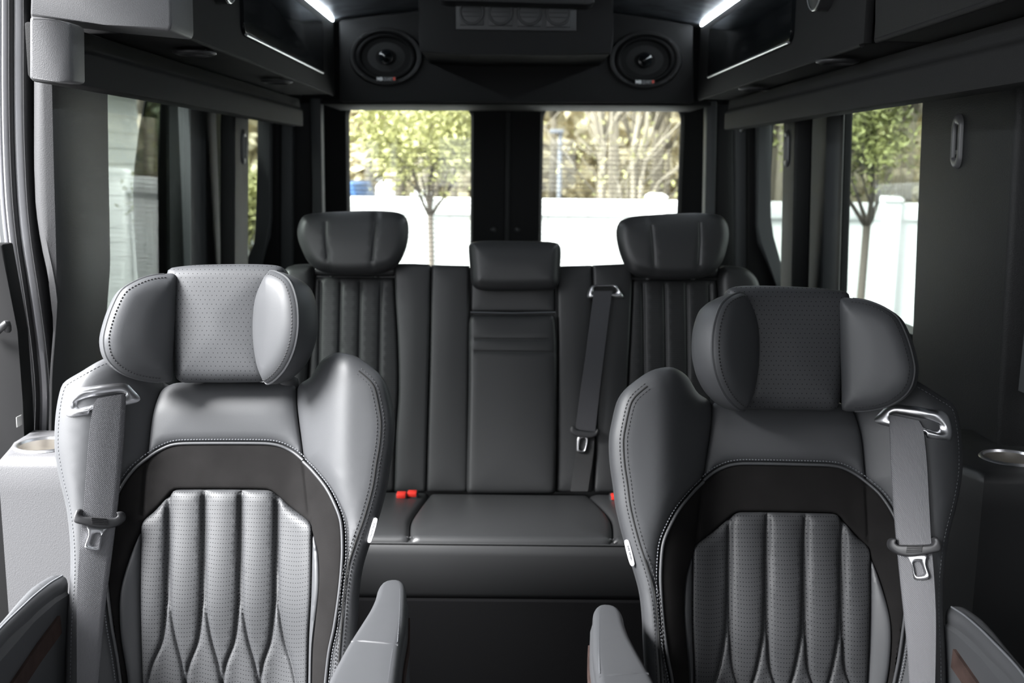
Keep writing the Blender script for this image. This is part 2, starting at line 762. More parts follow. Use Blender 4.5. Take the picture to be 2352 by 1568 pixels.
def glass(name, tint, gloss=0.06):
    m = bpy.data.materials.new(name)
    m.use_nodes = True
    t = m.node_tree
    t.nodes.clear()
    o = t.nodes.new('ShaderNodeOutputMaterial')
    tr = t.nodes.new('ShaderNodeBsdfTransparent')
    tr.inputs[0].default_value = (*tint, 1)
    gl = t.nodes.new('ShaderNodeBsdfGlossy')
    gl.inputs['Roughness'].default_value = 0.02
    ge = t.nodes.new('ShaderNodeNewGeometry')
    dt = t.nodes.new('ShaderNodeVectorMath')
    dt.operation = 'DOT_PRODUCT'
    t.links.new(ge.outputs['Normal'], dt.inputs[0])
    t.links.new(ge.outputs['Incoming'], dt.inputs[1])

    def mth(op, a, b=None):
        n = t.nodes.new('ShaderNodeMath')
        n.operation = op
        for i, q_ in enumerate((a, b)):
            if q_ is None:
                continue
            if isinstance(q_, (int, float)):
                n.inputs[i].default_value = q_
            else:
                t.links.new(q_, n.inputs[i])
        return n.outputs[0]
    sch = mth('POWER', mth('SUBTRACT', 1.0, mth('ABSOLUTE', dt.outputs['Value'])), 5.0)
    fac = mth('ADD', mth('MULTIPLY', sch, 0.5), 0.03)
    mx = t.nodes.new('ShaderNodeMixShader')
    t.links.new(fac, mx.inputs[0])
    t.links.new(tr.outputs[0], mx.inputs[1])
    t.links.new(gl.outputs[0], mx.inputs[2])
    t.links.new(mx.outputs[0], o.inputs[0])
    return m


def emit(name, col, s):
    m, t, b = nodes(name)
    b.inputs['Base Color'].default_value = (*col, 1)
    b.inputs['Emission Color'].default_value = (*col, 1)
    b.inputs['Emission Strength'].default_value = s
    return m


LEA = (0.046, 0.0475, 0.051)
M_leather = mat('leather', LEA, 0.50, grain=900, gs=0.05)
M_perf = perforated('leather_perforated', tuple(c * 0.70 for c in LEA), 0.58, 0.0040, 0.0062, 0.00062, False)
M_perfh = perforated('leather_headrest_perforated', LEA, 0.50, 0.0068, 0.0066, 0.00060)
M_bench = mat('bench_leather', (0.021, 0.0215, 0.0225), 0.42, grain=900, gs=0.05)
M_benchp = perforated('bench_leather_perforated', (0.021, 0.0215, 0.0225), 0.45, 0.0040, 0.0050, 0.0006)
M_suede = mat('suede', (0.0105, 0.0100, 0.0100), 1.0, spec=0.05, grain=700, gs=0.15, sheen=0.0, var=0.12, vs=25)
M_stitch = mat('thread', (0.10, 0.105, 0.115), 0.7)
M_stitchd = mat('thread_dark', (0.02, 0.02, 0.022), 0.7)
M_web = webbing('belt_webbing', (0.115, 0.115, 0.123))
M_webd = webbing('bench_belt_webbing', (0.035, 0.035, 0.04))
M_chrome = mat('satin_chrome', (0.80, 0.80, 0.82), 0.30, metal=1.0)
M_steel = mat('brushed_steel', (0.62, 0.60, 0.57), 0.28, metal=1.0)
M_plastic = mat('black_plastic', (0.030, 0.030, 0.032), 0.45, grain=1500, gs=0.08)
M_plasticd = mat('matt_black_plastic', (0.008, 0.008, 0.009), 0.6)
M_hole = mat('dark_recess', (0.004, 0.004, 0.004), 0.8)
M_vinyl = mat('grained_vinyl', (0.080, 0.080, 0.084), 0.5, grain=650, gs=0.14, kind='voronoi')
M_vinylb = mat('pillar_vinyl', (0.0145, 0.015, 0.0155), 0.55, spec=0.25, grain=500, gs=0.2, kind='voronoi')
M_pill = mat('pillar_grain', (0.045, 0.045, 0.047), 0.5, spec=0.4, grain=650, gs=0.14, kind='voronoi')
M_trim = mat('pillar_trim', (0.068, 0.071, 0.074), 0.55, spec=0.3)
M_cab = mat('cabinet_vinyl', (0.014, 0.014, 0.0145), 0.75, spec=0.16, grain=600, gs=0.12, kind='voronoi')
M_gloss = mat('gloss_black', (0.004, 0.005, 0.006), 0.16)
M_black = mat('black_trim', (0.006, 0.006, 0.0065), 0.65, spec=0.2)
M_webl = webbing('lap_webbing', (0.014, 0.014, 0.015))
M_carpet = mat('carpet', (0.0035, 0.0035, 0.0038), 1.0, spec=0.03, grain=900, gs=0.4)
M_ceil = mat('marbled_headliner', (0.10, 0.108, 0.122), 0.35, grain=22, gs=0.35, var=0.85, vs=14)
M_body = mat('silver_paint', (0.55, 0.55, 0.57), 0.3, metal=0.3)
M_seal = mat('rubber_seal', (0.03, 0.03, 0.032), 0.45)
M_red = mat('buckle_red', (0.62, 0.03, 0.02), 0.35)
M_tag = mat('tag_white', (0.62, 0.62, 0.64), 0.6)
M_ink = mat('tag_ink', (0.05, 0.05, 0.06), 0.7)
M_brown = mat('brown_suede', (0.036, 0.023, 0.020), 0.9, spec=0.15, var=0.35, vs=40)
M_white = mat('white_vinyl', (0.82, 0.84, 0.84), 0.5)
M_siding = mat('pale_siding', (0.62, 0.64, 0.62), 0.6)
M_asph = mat('asphalt', (0.11, 0.11, 0.11), 0.9, grain=60, gs=0.3, var=0.2, vs=2)
M_bark = mat('bark', (0.11, 0.095, 0.08), 0.9, grain=60, gs=0.4)
M_barkw = mat('pale_bark', (0.23, 0.205, 0.16), 0.9, grain=20, gs=0.3)
M_leaf = mat('spring_leaf', (0.40, 0.40, 0.17), 0.6, var=0.35, vs=3)
M_leafd = mat('green_leaf', (0.16, 0.175, 0.055), 0.6, var=0.4, vs=3)
M_leafb = mat('hazed_budding_twigs', (0.70, 0.64, 0.46), 0.8, var=0.4, vs=1)  # twigs paled so the veiling haze sits in their colour
M_blue = mat('blue_paint', (0.05, 0.13, 0.30), 0.3)
M_pole = mat('blue_grey_pole', (0.13, 0.14, 0.16), 0.5)
M_led = emit('led_white', (0.85, 0.94, 1.0), 48.0)
M_lens = mat('frosted_lens', (0.45, 0.45, 0.44), 0.25)
M_bez = mat('slot_bezel_grey', (0.075, 0.075, 0.078), 0.35)
M_rim = mat('speaker_rim', (0.009, 0.009, 0.0095), 0.6, spec=0.25)
M_cone = mat('speaker_cone', (0.002, 0.002, 0.0022), 0.6, spec=0.12)
M_logo = mat('logo_white', (0.75, 0.77, 0.78), 0.4)
M_logog = mat('logo_grey', (0.22, 0.23, 0.24), 0.4)
M_logor = mat('logo_red', (0.5, 0.04, 0.02), 0.4)
G_rear = glass('rear_glass', (0.84, 0.86, 0.84))
G_side = glass('side_glass', (0.54, 0.57, 0.55))
G_dark = glass('privacy_glass', (0.24, 0.27, 0.26))

# ================================================================== THE SETTING
Y_SPK = 3.43                                  # header with the loudspeakers
Y_DOOR = 3.95                                 # rear doors
XL, XR = -0.90, 0.90                          # glass lines of the two sides

struct(box('floor', (-1.0, -1.3, -0.06), (1.0, 4.0, 0.0), M_carpet, bevel=0))
# ceiling: gently arched headliner between the cabinets
vs, fs = [], []
NX = 24
for dz in (0.0, 0.05):
    for k, y in enumerate((-1.3, 1.0, 2.2, 3.5)):
        for i in range(NX + 1):
            x = -0.575 + 1.205 * i / NX
            vs.append((x, y, 1.777 - 0.152 * (x - 0.025)**2 + dz))
n1 = NX + 1
for k in range(3):
    for i in range(NX):
        a = k * n1 + i
        fs.append((a, a + n1, a + n1 + 1, a + 1))
        a += 4 * n1
        fs.append((a, a + 1, a + n1 + 1, a + n1))
struct(put('ceiling', vs, fs, M_ceil))
struct(box('roof', (-1.0, -1.35, 1.915), (1.0, 4.05, 1.94), M_body, bevel=0))


def side_wall(name, sx, spans_low, top_spans):
    bm = bmesh.new()
    for k, (y0, y1, z0, z1) in enumerate(spans_low + top_spans):
        a = 0.95 if k < len(spans_low) else 0.90
        b = 1.0 if k < len(spans_low) or z0 > 1.0 else 0.93
        add_box(bm, (min(sx * a, sx * b), y0, z0), (max(sx * a, sx * b), y1, z1))
    o = bm_put(name, bm, M_trim, None, 30)
    struct(o)
    return o


# left side: open sliding doorway from y=0.3 to y=1.66, then window, pillar, quarter window
side_wall('wall_left', -1, [(-1.3, 0.3, 0.0, 0.95), (1.90, 4.0, 0.0, 0.90)],
          [(-0.2, 0.3, 0.95, 1.9), (0.3, 1.93, 1.80, 1.93), (1.93, 4.0, 1.52, 1.93), (1.93, 2.12, 0.9, 1.52), (3.02, 3.30, 0.9, 1.52)])
side_wall('wall_right', 1, [(-1.3, 4.0, 0.0, 0.90)],
          [(-0.5, 4.0, 1.52, 1.93), (-0.5, 2.18, 0.9, 1.52), (2.96, 3.22, 0.9, 1.52), (3.72, 4.0, 0.9, 1.52)])
# unseen front of the cab, its windscreen opening narrowed to dim the cabin
bm = bmesh.new()
add_box(bm, (-0.97, -1.35, 0), (0.97, -1.3, 1.05))
add_box(bm, (-0.97, -1.35, 1.50), (0.97, -1.3, 1.93))
add_box(bm, (0.6, -1.35, 0), (0.97, -1.3, 1.93))
add_box(bm, (-0.97, -1.35, 0), (-0.6, -1.3, 1.93))
struct(bm_put('wall_front', bm, M_trim))

# --- left pillar trims (all upright pieces leaning with the body side)
x_p = -0.80


def yl(px, x, py=377): return float(hX(px, py, x)[1])
def xl(px, y, py=377): return float(hY(px, py, y)[0])


# pillar behind the doorway: pale camera-facing flank, dark aisle face
yb0, yb1 = yl(129, -0.80), yl(258, -0.80)
xo = xl(64, yb0)
# its doorway edge sweeps inward towards the console: trace the outer edge
zs, outer = [], []
for px, py in ((66, 150), (66, 377), (70, 480), (82, 560), (100, 640), (112, 740), (117, 860), (112, 1000), (100, 1150)):
    p = hY(px, py, yb0)
    zs.append(p[2])
    outer.append(p[0])
zz = np.linspace(0.55, 1.53, 34)
xo_z = np.interp(zz, zs[::-1], outer[::-1])
zi, inner = [], []
for px, py in ((124, 150), (129, 377), (133, 520), (136, 640), (128, 760), (120, 860), (118, 1000), (118, 1150)):
    p = hY(px, py, yb0)
    zi.append(p[2])
    inner.append(p[0])
xi_z = np.interp(zz, zi[::-1], inner[::-1])
V, Fc = [], []
for z, a, b in zip(zz, xo_z, xi_z):
    a = min(a, b - 0.012)
    bb = b - 0.0
    r = 0.018
    foot = [(a - 0.03, yb0 + 0.10), (a, yb0 + 0.03), (a + 0.006, yb0 + 0.008), (a + 0.02 if a + 0.02 < b else b, yb0), (max(b - r, a + 0.008), yb0 + 0.001), (b - r * 0.35, yb0 + r * 0.25), (b, yb0 + r),
            (b - 0.004, yb1 - 0.01), (b - 0.014, yb1), (a - 0.06, yb1)]
    V += [(x, y, z) for x, y in foot]
m = 10
for k in range(len(zz) - 1):
    for i in range(m):
        j = (i + 1) % m
        Fc.append((k * m + i, k * m + j, (k + 1) * m + j, (k + 1) * m + i))
Fc.append(tuple(range(m))[::-1])
Fc.append(tuple((len(zz) - 1) * m + i for i in range(m)))
struct(put('trim_1', V, Fc, M_pill, sharp=45))

# door aperture: painted flange with rubber seals running down the doorway edge
flange = [((-4, -10), (-4, 300), (2, 430), (14, 560), (36, 680), (50, 800), (58, 900), (54, 1000), (50, 1120))]
y_f = yb0 + 0.005


def aperture(px0, px1, ydep, m_, parent=None, name='trim'):
    path = []
    base = [(0, -130), (0, 40), (0, 200), (2, 330), (8, 460), (18, 560), (36, 680), (52, 800), (60, 900), (58, 1000), (55, 1120)]
    base = smooth_path(base, 14)
    V, Fc = [], []
    for bx, by in base:
        a = hY(bx + px0, by, y_f + ydep)
        b = hY(bx + px1, by, y_f + ydep)
        c = (a + b) / 2 + np.array([0, -0.012, 0])
        V += [a, a * 0.8 + c * 0.2 + np.array([0, -0.006, 0]), c, b * 0.8 + c * 0.2 + np.array([0, -0.006, 0]), b, b + np.array([0, 0.03, 0]), a + np.array([0, 0.03, 0])]
    k = 7
    for i in range(len(base) - 1):
        for j in range(k):
            l = (j + 1) % k
            Fc.append((i * k + j, i * k + l, (i + 1) * k + l, (i + 1) * k + j))
    return put(name, V, Fc, m_, parent, sharp=50)


jamb = aperture(-16, 66, 0.055, M_seal, name='door_3')
struct(jamb)
for a, b, mm, nm in ((-2, 5, M_body, 'painted_lip'), (8, 20, M_body, 'painted_lip'), (24, 32, M_seal, 'rubber_seal'), (34, 54, M_body, 'painted_flange'), (57, 65, M_seal, 'rubber_seal')):
    aperture(a, b, 0.03 if mm is M_body else 0.022, mm, jamb, nm)
# dark inner panel of the open sliding door seen past the flange
struct(prism('door_4', [hY(-160, 560, 1.80), hY(6, 560, 1.80), hY(40, 760, 1.80), hY(52, 920, 1.80), hY(54, 1100, 1.80), hY(112, 1290, 1.80), hY(112, 1700, 1.80), hY(-160, 1700, 1.80)], (0, 0.04, 0), M_black, bevel=0.004))
d4 = bpy.data.objects['door_4']
tube('door_handle', smooth_path([hY(-20, 775, 1.79), hY(4, 752, 1.765), hY(16, 742, 1.765), hY(18, 758, 1.78)], 0.004), 0.006, M_plastic, d4)
box('clear_bumper', hY(38, 958, 1.775), hY(50, 975, 1.795), M_lens, d4, 0.002)

# frame of the left window, gap, and pillar with the belt slot
TZ0, TZ1 = 0.62, 1.50


def side_trims(specs, names):
    for (foot, m_, z0, z1), nm in zip(specs, names):
        struct(column(nm, foot, z0, z1, m_, bevel=0.008))


yA, yB = yl(437, -0.885), yl(474, -0.885)
yC0, yC1 = yl(540, -0.80), yl(572, -0.80)
xC = xl(505, yC0)
side_trims([
    ([(-0.885, yA), (-0.885, yB), (-0.91, yB + 0.02), (-0.91, yA + 0.085)], M_trim, TZ0, TZ1),
    ([(-0.90, yB), (-0.90, yC0 + 0.02), (-0.95, yC0 + 0.02), (-0.95, yB)], M_black, TZ0, TZ1),
    ([(-0.80, yC0), (-0.80, yC1), (-0.86, yC1 + 0.02), (xC, yC0 + 0.02), (xC, yC0)], M_vinylb, TZ0, TZ1),
], ['trim_2', 'trim_3', 'trim_4'])


def swept(name, outline, y, th, m_):
    return struct(prism(name, [hY(px, py, y) for px, py in outline], (0, th, 0), m_, bevel=0.006))


# quarter window surround, kinked forward at its lower corner
swept('trim_5', [(591, 236), (622, 236), (620, 500), (616, 545), (606, 575), (590, 640), (560, 640), (571, 585), (583, 560), (590, 535)], 3.72, 0.05, M_trim)
swept('trim_6', [(618, 236), (642, 236), (640, 640), (588, 640), (607, 575), (617, 545), (619, 500)], 3.76, 0.05, M_black)
swept('trim_7', [(638, 236), (672, 236), (670, 680), (632, 680)], 3.80, 0.05, M_trim)
swept('trim_8', [(668, 236), (716, 236), (716, 700), (664, 700)], 3.84, 0.06, M_vinylb)
swept('trim_9', [(712, 226), (737, 226), (741, 520), (742, 700), (722, 700), (719, 520)], 3.80, 0.06, M_trim)

# right side
yb2, yb3 = yl(2328, 0.86), yl(2110, 0.86)
struct(column('trim_10', [(0.86, yb2), (0.86, yb3), (0.93, yb3 + 0.02), (0.949, yb2), (0.949, yb2 - 0.02), (0.895, yb2 - 0.012)], 0.76, 1.52, M_vinylb, bevel=0.012))
yD0, yD1 = yl(1930, 0.875), yl(1895, 0.875)
yE0, yE1 = yl(1825, 0.80), yl(1797, 0.80)
xE = xl(1866, yE0)
side_trims([
    ([(0.875, yD0), (0.875, yD1), (0.90, yD1 + 0.02), (0.90, yD0 + 0.085)], M_trim, TZ0, TZ1),
    ([(0.895, yD1), (0.895, yE0 + 0.02), (0.95, yE0 + 0.02), (0.95, yD1)], M_black, TZ0, TZ1),
    ([(0.80, yE0), (0.80, yE1), (0.86, yE1 + 0.02), (xE, yE0 + 0.02), (xE, yE0)], M_vinylb, TZ0, TZ1),
], ['trim_11', 'trim_12', 'trim_13'])
struct(column('trim_14', [(0.872, yD0 - 0.03), (0.872, yD0), (0.886, yD0 + 0.02), (0.886, yD0 + 0.01)], TZ0, TZ1, M_plasticd, bevel=0.004))
swept('trim_15', [(1741, 240), (1773, 240), (1771, 500), (1773, 545), (1783, 580), (1800, 612), (1800, 720), (1790, 660), (1765, 600), (1746, 560), (1741, 520)], 3.50, 0.05, M_trim)
swept('trim_16', [(1719, 240), (1742, 240), (1742, 520), (1748, 562), (1768, 604), (1792, 664), (1792, 720), (1719, 720)], 3.54, 0.05, M_black)
swept('trim_17', [(1690, 240), (1721, 240), (1723, 720), (1692, 720)], 3.58, 0.05, M_trim)
swept('trim_18', [(1642, 240), (1684, 240), (1687, 720), (1640, 720)], 3.68, 0.06, M_vinylb)
swept('trim_19', [(1624, 232), (1648, 232), (1642, 520), (1641, 700), (1616, 700), (1619, 520)], 3.66, 0.06, M_trim)
for scr in [hY(1703, 299, 3.575)]:
    v, f = lathe_data([(0.0, 0.006), (0.004, 0.005), (0.006, 0.0)], scr, (0, -1, 0), 16)
    put('screw', v, f, M_chrome, bpy.data.objects['trim_17'])


# side glass
def side_glass(name, x, y0, y1, z0, z1, m_):
    s = math.copysign(1, x)
    q = [(x - s * LEAN * (z - 1.28), y, z) for y, z in ((y0, z0), (y1, z0), (y1, z1), (y0, z1))]
    return struct(prism(name, q, (s * 0.004, 0, 0), m_, bevel=0))


side_glass('window_1', -0.915, 2.10, 3.05, 0.88, 1.54, G_side)
side_glass('window_2', -0.915, 3.28, 3.93, 0.88, 1.54, G_side)
side_glass('window_3', 0.915, 2.15, 2.98, 0.88, 1.54, G_side)
side_glass('window_4', 0.915, 3.10, 3.74, 0.88, 1.54, G_side)

# open sliding door parked outside the left window: tinted pane in a dark leaf
yS = 1.04
xs = -1.03
edge = [hX(px, py, xs) for px, py in ((334, 232), (322, 300), (312, 380), (309, 440), (311, 520), (318, 620), (330, 720))]
pane = edge + [hX(372, 740, xs), hX(376, 520, xs), hX(376, 210, xs)]
o = struct(prism('window_5', pane, (-0.004, 0, 0), G_dark, bevel=0))
leaf = [hX(374, 200, xs + 0.01), hX(366, 400, xs + 0.01), hX(363, 520, xs + 0.01), hX(368, 760, xs + 0.01), hX(520, 700, xs + 0.01), hX(520, 200, xs + 0.01)]
struct(prism('door_5', leaf, (-0.006, 0, 0), M_black, bevel=0.004))

# --- rear doors with their windows


def loop_round(x0, x1, z0, z1, r, n=8):
    pts = []
    for cx, cz, a0 in ((x1 - r, z1 - r, 0), (x0 + r, z1 - r, 90), (x0 + r, z0 + r, 180), (x1 - r, z0 + r, 270)):
        for k in range(n + 1):
            a = R(a0 + 90 * k / n)
            pts.append((cx + r * math.cos(a), cz + r * math.sin(a)))
    return pts


def door_leaf(name, x0, x1, z0, z1, hole, y, th, m_):
    inn = np.array(hole)
    c = inn.mean(0)
    out = []
    for p in inn:
        d = p - c
        ts = []
        if abs(d[0]) > 1e-9:
            ts.append(((x1 if d[0] > 0 else x0) - c[0]) / d[0])
        if abs(d[1]) > 1e-9:
            ts.append(((z1 if d[1] > 0 else z0) - c[1]) / d[1])
        out.append(c + d * min(t for t in ts if t > 0))
    out = np.array(out)
    for corner in ((x0, z0), (x0, z1), (x1, z0), (x1, z1)):
        i = int(np.argmin(((out - corner)**2).sum(1)))
        out[i] = corner
    n = len(inn)
    rings = [[(p[0], y + th, p[1]) for p in out], [(p[0], y, p[1]) for p in out],
             [(q[0], y, q[1]) for q in (c + (inn - c) * 1.03)], [(q[0], y + 0.012, q[1]) for q in inn], [(q[0], y + th, q[1]) for q in inn]]
    V = [p for r in rings for p in r]
    Fc = []
    for k in range(4):
        for i in range(n):
            j = (i + 1) % n
            Fc.append((k * n + i, k * n + j, (k + 1) * n + j, (k + 1) * n + i)[::-1])
    return struct(put(name, V, Fc, m_, None, True, None, 30))


def win_loop(pxs, y):
    """rounded opening given by its left/right/top/bottom in the photograph"""
    l, r, t, b = pxs
    a, c = hY(l, (t + b) / 2, y), hY(r, (t + b) / 2, y)
    zt, zb = hY((l + r) / 2, t, y)[2], hY((l + r) / 2, b, y)[2]
    return a[0], c[0], zb, zt


lx0, lx1, lz0, lz1 = win_loop((801, 1082, 236, 760), Y_DOOR)
rx0, rx1, rz0, rz1 = win_loop((1243, 1559, 240, 760), Y_DOOR)
xm = float(hY(1168, 400, Y_DOOR)[0])
lh = loop_round(lx0, lx1, lz0, lz1, 0.055)
rh = loop_round(rx0, rx1, rz0, rz1, 0.055)
dl = door_leaf('door_1', -0.80, xm - 0.004, 0.0, 1.80, lh, Y_DOOR, 0.05, M_black)
dr = door_leaf('door_2', xm + 0.004, 0.84, 0.0, 1.80, rh, Y_DOOR, 0.05, M_black)
box('centre_seal', (xm - 0.012, Y_DOOR - 0.012, 0.0), (xm + 0.006, Y_DOOR + 0.02, 1.8), M_vinylb, dl, 0.003)
for d_, px in ((dl, 1133), (dr, 1188)):
    v, f = lathe_data([(0.0, 0.008), (0.009, 0.007), (0.012, 0.0)], hY(px, 528, Y_DOOR), (0, -1, 0), 16)
    put('bolt', v, f, M_plastic, d_)
for nm, (a0, a1, b0, b1), dd in (('window_6', (lx0, lx1, lz0, lz1), lh), ('window_7', (rx0, rx1, rz0, rz1), rh)):
    q = loop_round(a0 - 0.006, a1 + 0.006, b0 - 0.006, b1 + 0.006, 0.058)
    w = struct(prism(nm, [(x, Y_DOOR + 0.03, z) for x, z in q], (0, 0.004, 0), G_rear, bevel=0))
    bm = bmesh.new()
    zt = hY(1000, 330, Y_DOOR)[2]
    k = 0
    z = zt
    while z > b0 + 0.03:
        add_box(bm, (a0 + 0.004, Y_DOOR + 0.0285, z - 0.0008), (a1 - 0.004, Y_DOOR + 0.0298, z + 0.0008))
        z -= 0.0175
    bm_put('defroster_lines', bm, mat('defroster_' + nm, (0.42, 0.40, 0.36), 0.5), w)
    v, f = tube_data([(x, Y_DOOR + 0.022, zz_) for x, zz_ in dd], 0.004, 6, True)
    put('window_seal', v, f, M_seal, w)
# rear frame around the doors
bm = bmesh.new()
add_box(bm, (-0.905, Y_DOOR - 0.02, 0), (-0.76, Y_DOOR + 0.06, 1.9))
add_box(bm, (0.80, Y_DOOR - 0.02, 0), (0.97, Y_DOOR + 0.06, 1.9))
add_box(bm, (-0.97, Y_DOOR - 0.02, 1.70), (0.97, Y_DOOR + 0.06, 1.9))
struct(bm_put('wall_back', bm, M_black))

# --- header panel that carries the loudspeakers, and its lower lip
hdr = [(779, 46), (830, 40), (900, 32), (980, 22), (1090, 14), (1290, 16), (1400, 28), (1480, 40), (1545, 50), (1592, 57), (1594, 236), (780, 234)]
struct(prism('trim_20', [hY(px, py, Y_SPK) for px, py in hdr], (0, 0.09, 0), M_cab, bevel=0.006))
struct(prism('trim_21', [hY(px, py, Y_SPK + 0.03) for px, py in ((735, 229), (1635, 233), (1635, 243), (735, 239))], (0, 0.40, 0), M_black, bevel=0.004))
t21 = bpy.data.objects['trim_21']
prism('latch_cover', [hY(px, py, Y_DOOR - 0.06) for px, py in ((795, 236), (986, 236), (975, 246), (805, 246))], (0, 0.05, 0), M_plasticd, t21, 0.003)
prism('latch_cover', [hY(px, py, Y_DOOR - 0.06) for px, py in ((1390, 238), (1570, 240), (1562, 251), (1402, 248))], (0, 0.05, 0), M_plasticd, t21, 0.003)
prism('pale_clip', [hY(px, py, Y_DOOR - 0.065) for px, py in ((877, 242), (904, 242), (901, 250), (880, 250))], (0, 0.03, 0), M_tag, t21, 0.002)
prism('grey_clip', [hY(px, py, Y_DOOR - 0.065) for px, py in ((972, 247), (978, 235), (988, 235), (986, 246))], (0, 0.03, 0), M_body, t21, 0.002)
prism('grey_clip', [hY(px, py, Y_DOOR - 0.065) for px, py in ((1380, 241), (1392, 240), (1397, 250), (1388, 250))], (0, 0.03, 0), M_body, t21, 0.002)
prism('grey_strip', [hY(px, py, Y_DOOR - 0.06) for px, py in ((986, 236), (1090, 238), (1090, 241), (986, 240))], (0, 0.03, 0), M_body, t21, 0.001)
prism('grey_strip', [hY(px, py, Y_DOOR - 0.06) for px, py in ((1235, 238), (1385, 240), (1385, 243), (1235, 241))], (0, 0.03, 0), M_body, t21, 0.001)

# ground outside
struct(box('ground', (-40, -25, -0.95), (45, 60, -0.82), M_asph, bevel=0))

# ================================================================== OVERHEAD
ZC = 1.487                                    # underside of the cabinets
XCL, XCR = -0.553, 0.607
ycut_l, ycut_r = yl(412, XCL, 60), yl(1985, XCR, 60)


def cabinet(side):
    s = side
    xf = XCL if s < 0 else XCR
    out = -0.78 if s < 0 else 0.86
    ycut = ycut_l if s < 0 else ycut_r
    cab = thing('overhead_cabinet',
                'dark overhead cabinet with glossy black panel above the doorway side windows' if s < 0 else
                'dark overhead cabinet with glossy black panel above the side window wall with two belt slots',
                'cabinet', (xf, 2.6, ZC), 'overhead cabinets')
    top = 1.714
    p = [(xf, ycut, ZC + 0.006), (xf, ycut, top), (out, ycut, top), (out, ycut, ZC)]
    prism('cabinet_body', [(x + s * 0.014, ycut + 0.02, z) for x, _, z in p], (0, Y_SPK - ycut - 0.02, 0), M_cab, cab, 0.004)
    box('fascia', (xf, ycut, ZC + 0.004), (xf + s * 0.016, Y_SPK, top), M_cab, cab, 0.003)
    # rounded lower nose of the fascia
    tube('lower_moulding', [(xf + s * 0.005, ycut + 0.02, ZC + 0.005), (xf + s * 0.005, Y_SPK - 0.01, ZC + 0.005)], 0.005, M_cab, cab, 12)
    # glossy panel
    pts = ((553, 80), (738, 164), (741, 63)) if s < 0 else ((1824, 88), (1630, 181), (1627, 78))
    a, b, c = [hX(px, py, xf) for px, py in pts]
    y0, y1, z0, z1 = a[1], b[1], (a[2] + b[2]) / 2, c[2]
    lp = loop_round(y0, y1, z0, z1 + 0.012, 0.022)
    door = prism('glossy_door', [(xf - s * 0.008, yy, zz_) for yy, zz_ in lp], (s * 0.012, 0, 0), M_gloss, cab, 0.002)
    tube('chrome_edge', [(xf - s * 0.007, y0 + 0.018, z0 - 0.001), (xf - s * 0.007, y1 - 0.012, z0 - 0.001)], 0.0035, M_chrome, door, 8)
    return cab


cl_ = cabinet(-1)
cr_ = cabinet(1)
# forward continuation of the right cabinet, behind a dark joint
fc = thing('overhead_cabinet', 'plain dark forward cabinet section ahead of a vertical joint over the slotted pillar', 'cabinet', (0.62, 1.3, ZC), 'overhead cabinets')
prism('cabinet_body', [(0.613, 0.55, ZC + 0.004), (0.600, 0.55, 1.714), (0.86, 0.55, 1.714), (0.86, 0.55, ZC)], (0, ycut_r - 0.038 - 0.55, 0), M_cab, fc, 0.004)
tube('lower_moulding', [(0.617, 0.56, ZC + 0.005), (0.617, ycut_r - 0.04, ZC + 0.005)], 0.005, M_cab, fc, 10)
box('joint_filler', (0.625, ycut_r - 0.037, ZC + 0.01), (0.70, ycut_r - 0.001, 1.714), M_plasticd, fc, 0)
# padded box over the doorway (left, camera-facing)
pb = thing('door_header', 'grey grained padded header box above the doorway beside the cabinet end', 'trim panel', (-0.7, 1.74, 1.5))
hb = [(72, -90), (390, -90), (394, 58), (389, 71), (240, 57), (68, 37)]
prism('padded_face', [hY(px, py, 1.69) for px, py in hb], (0, 0.12, 0), M_vinyl, pb, 0.008, 3)
# pale end board of the cabinet
prism('end_board', [hY(394, -90, ycut_l - 0.006), hY(411, -90, ycut_l - 0.006), hY(413, 72, ycut_l - 0.006), hY(398, 72, ycut_l - 0.006)], (0, 0.012, 0), M_vinyl, cl_, 0.002)

# round spot discs on the cabinet faces
for s, px, lab in ((-1, 497, 'round black spot disc on cabinet face above the doorway side'), (1, 1900, 'round black spot disc with white mark on the opposite cabinet face')):
    xf = XCL if s < 0 else XCR
    r = 0.055
    pt = hX(px, 8 if s < 0 else 26, xf)
    c = np.array([xf, pt[1], pt[2] + r])
    dth = thing('spot_disc', lab, 'disc', c, 'round discs on the cabinets')
    v, f = lathe_data([(0.0, 0.026), (r * 0.9, 0.026), (r, 0.022), (r, 0.0)], c, (-s, 0, 0), 40)
    put('housing', v, f, M_plastic, dth, sharp=40)
    v, f = lathe_data([(r * 0.93, 0.0265), (r * 0.97, 0.028), (r, 0.0255)], c, (-s, 0, 0), 40)
    put('bright_rim', v, f, M_chrome, dth)
    if s > 0:
        prism('white_mark', [(xf - 0.0275, c[1] + a, c[2] + b) for a, b in ((-0.015, -0.022), (0.006, -0.012), (0.006, 0.02), (-0.012, 0.02))], (0.001, 0, 0), M_logo, dth, 0)

# recessed downlights under the cabinets
for px, py, w, lab in ((447, 117, 38, 'oval downlight under the doorway side cabinet, the one nearer the camera'),
                       (636, 184, 30, 'oval downlight under the doorway side cabinet, the one nearer the rear'),
                       (1924, 137, 38, 'oval downlight under the cabinet opposite the doorway, nearer the camera'),
                       (1733, 201, 30, 'oval downlight under the cabinet opposite the doorway, nearer the rear')):
    c = hZ(px, py, ZC)
    dth = thing('downlight', lab, 'light', c, 'downlights under the cabinets')
    v, f = lathe_data([(0.030, 0.0), (0.041, 0.001), (0.041, 0.005), (0.030, 0.009), (0.028, 0.004)], c, (0, 0, -1), 36)
    put('bezel', v, f, M_plastic, dth)
    v, f = lathe_data([(0.0, 0.003), (0.029, 0.003)], c, (0, 0, -1), 30)
    put('lens', v, f, M_lens, dth)

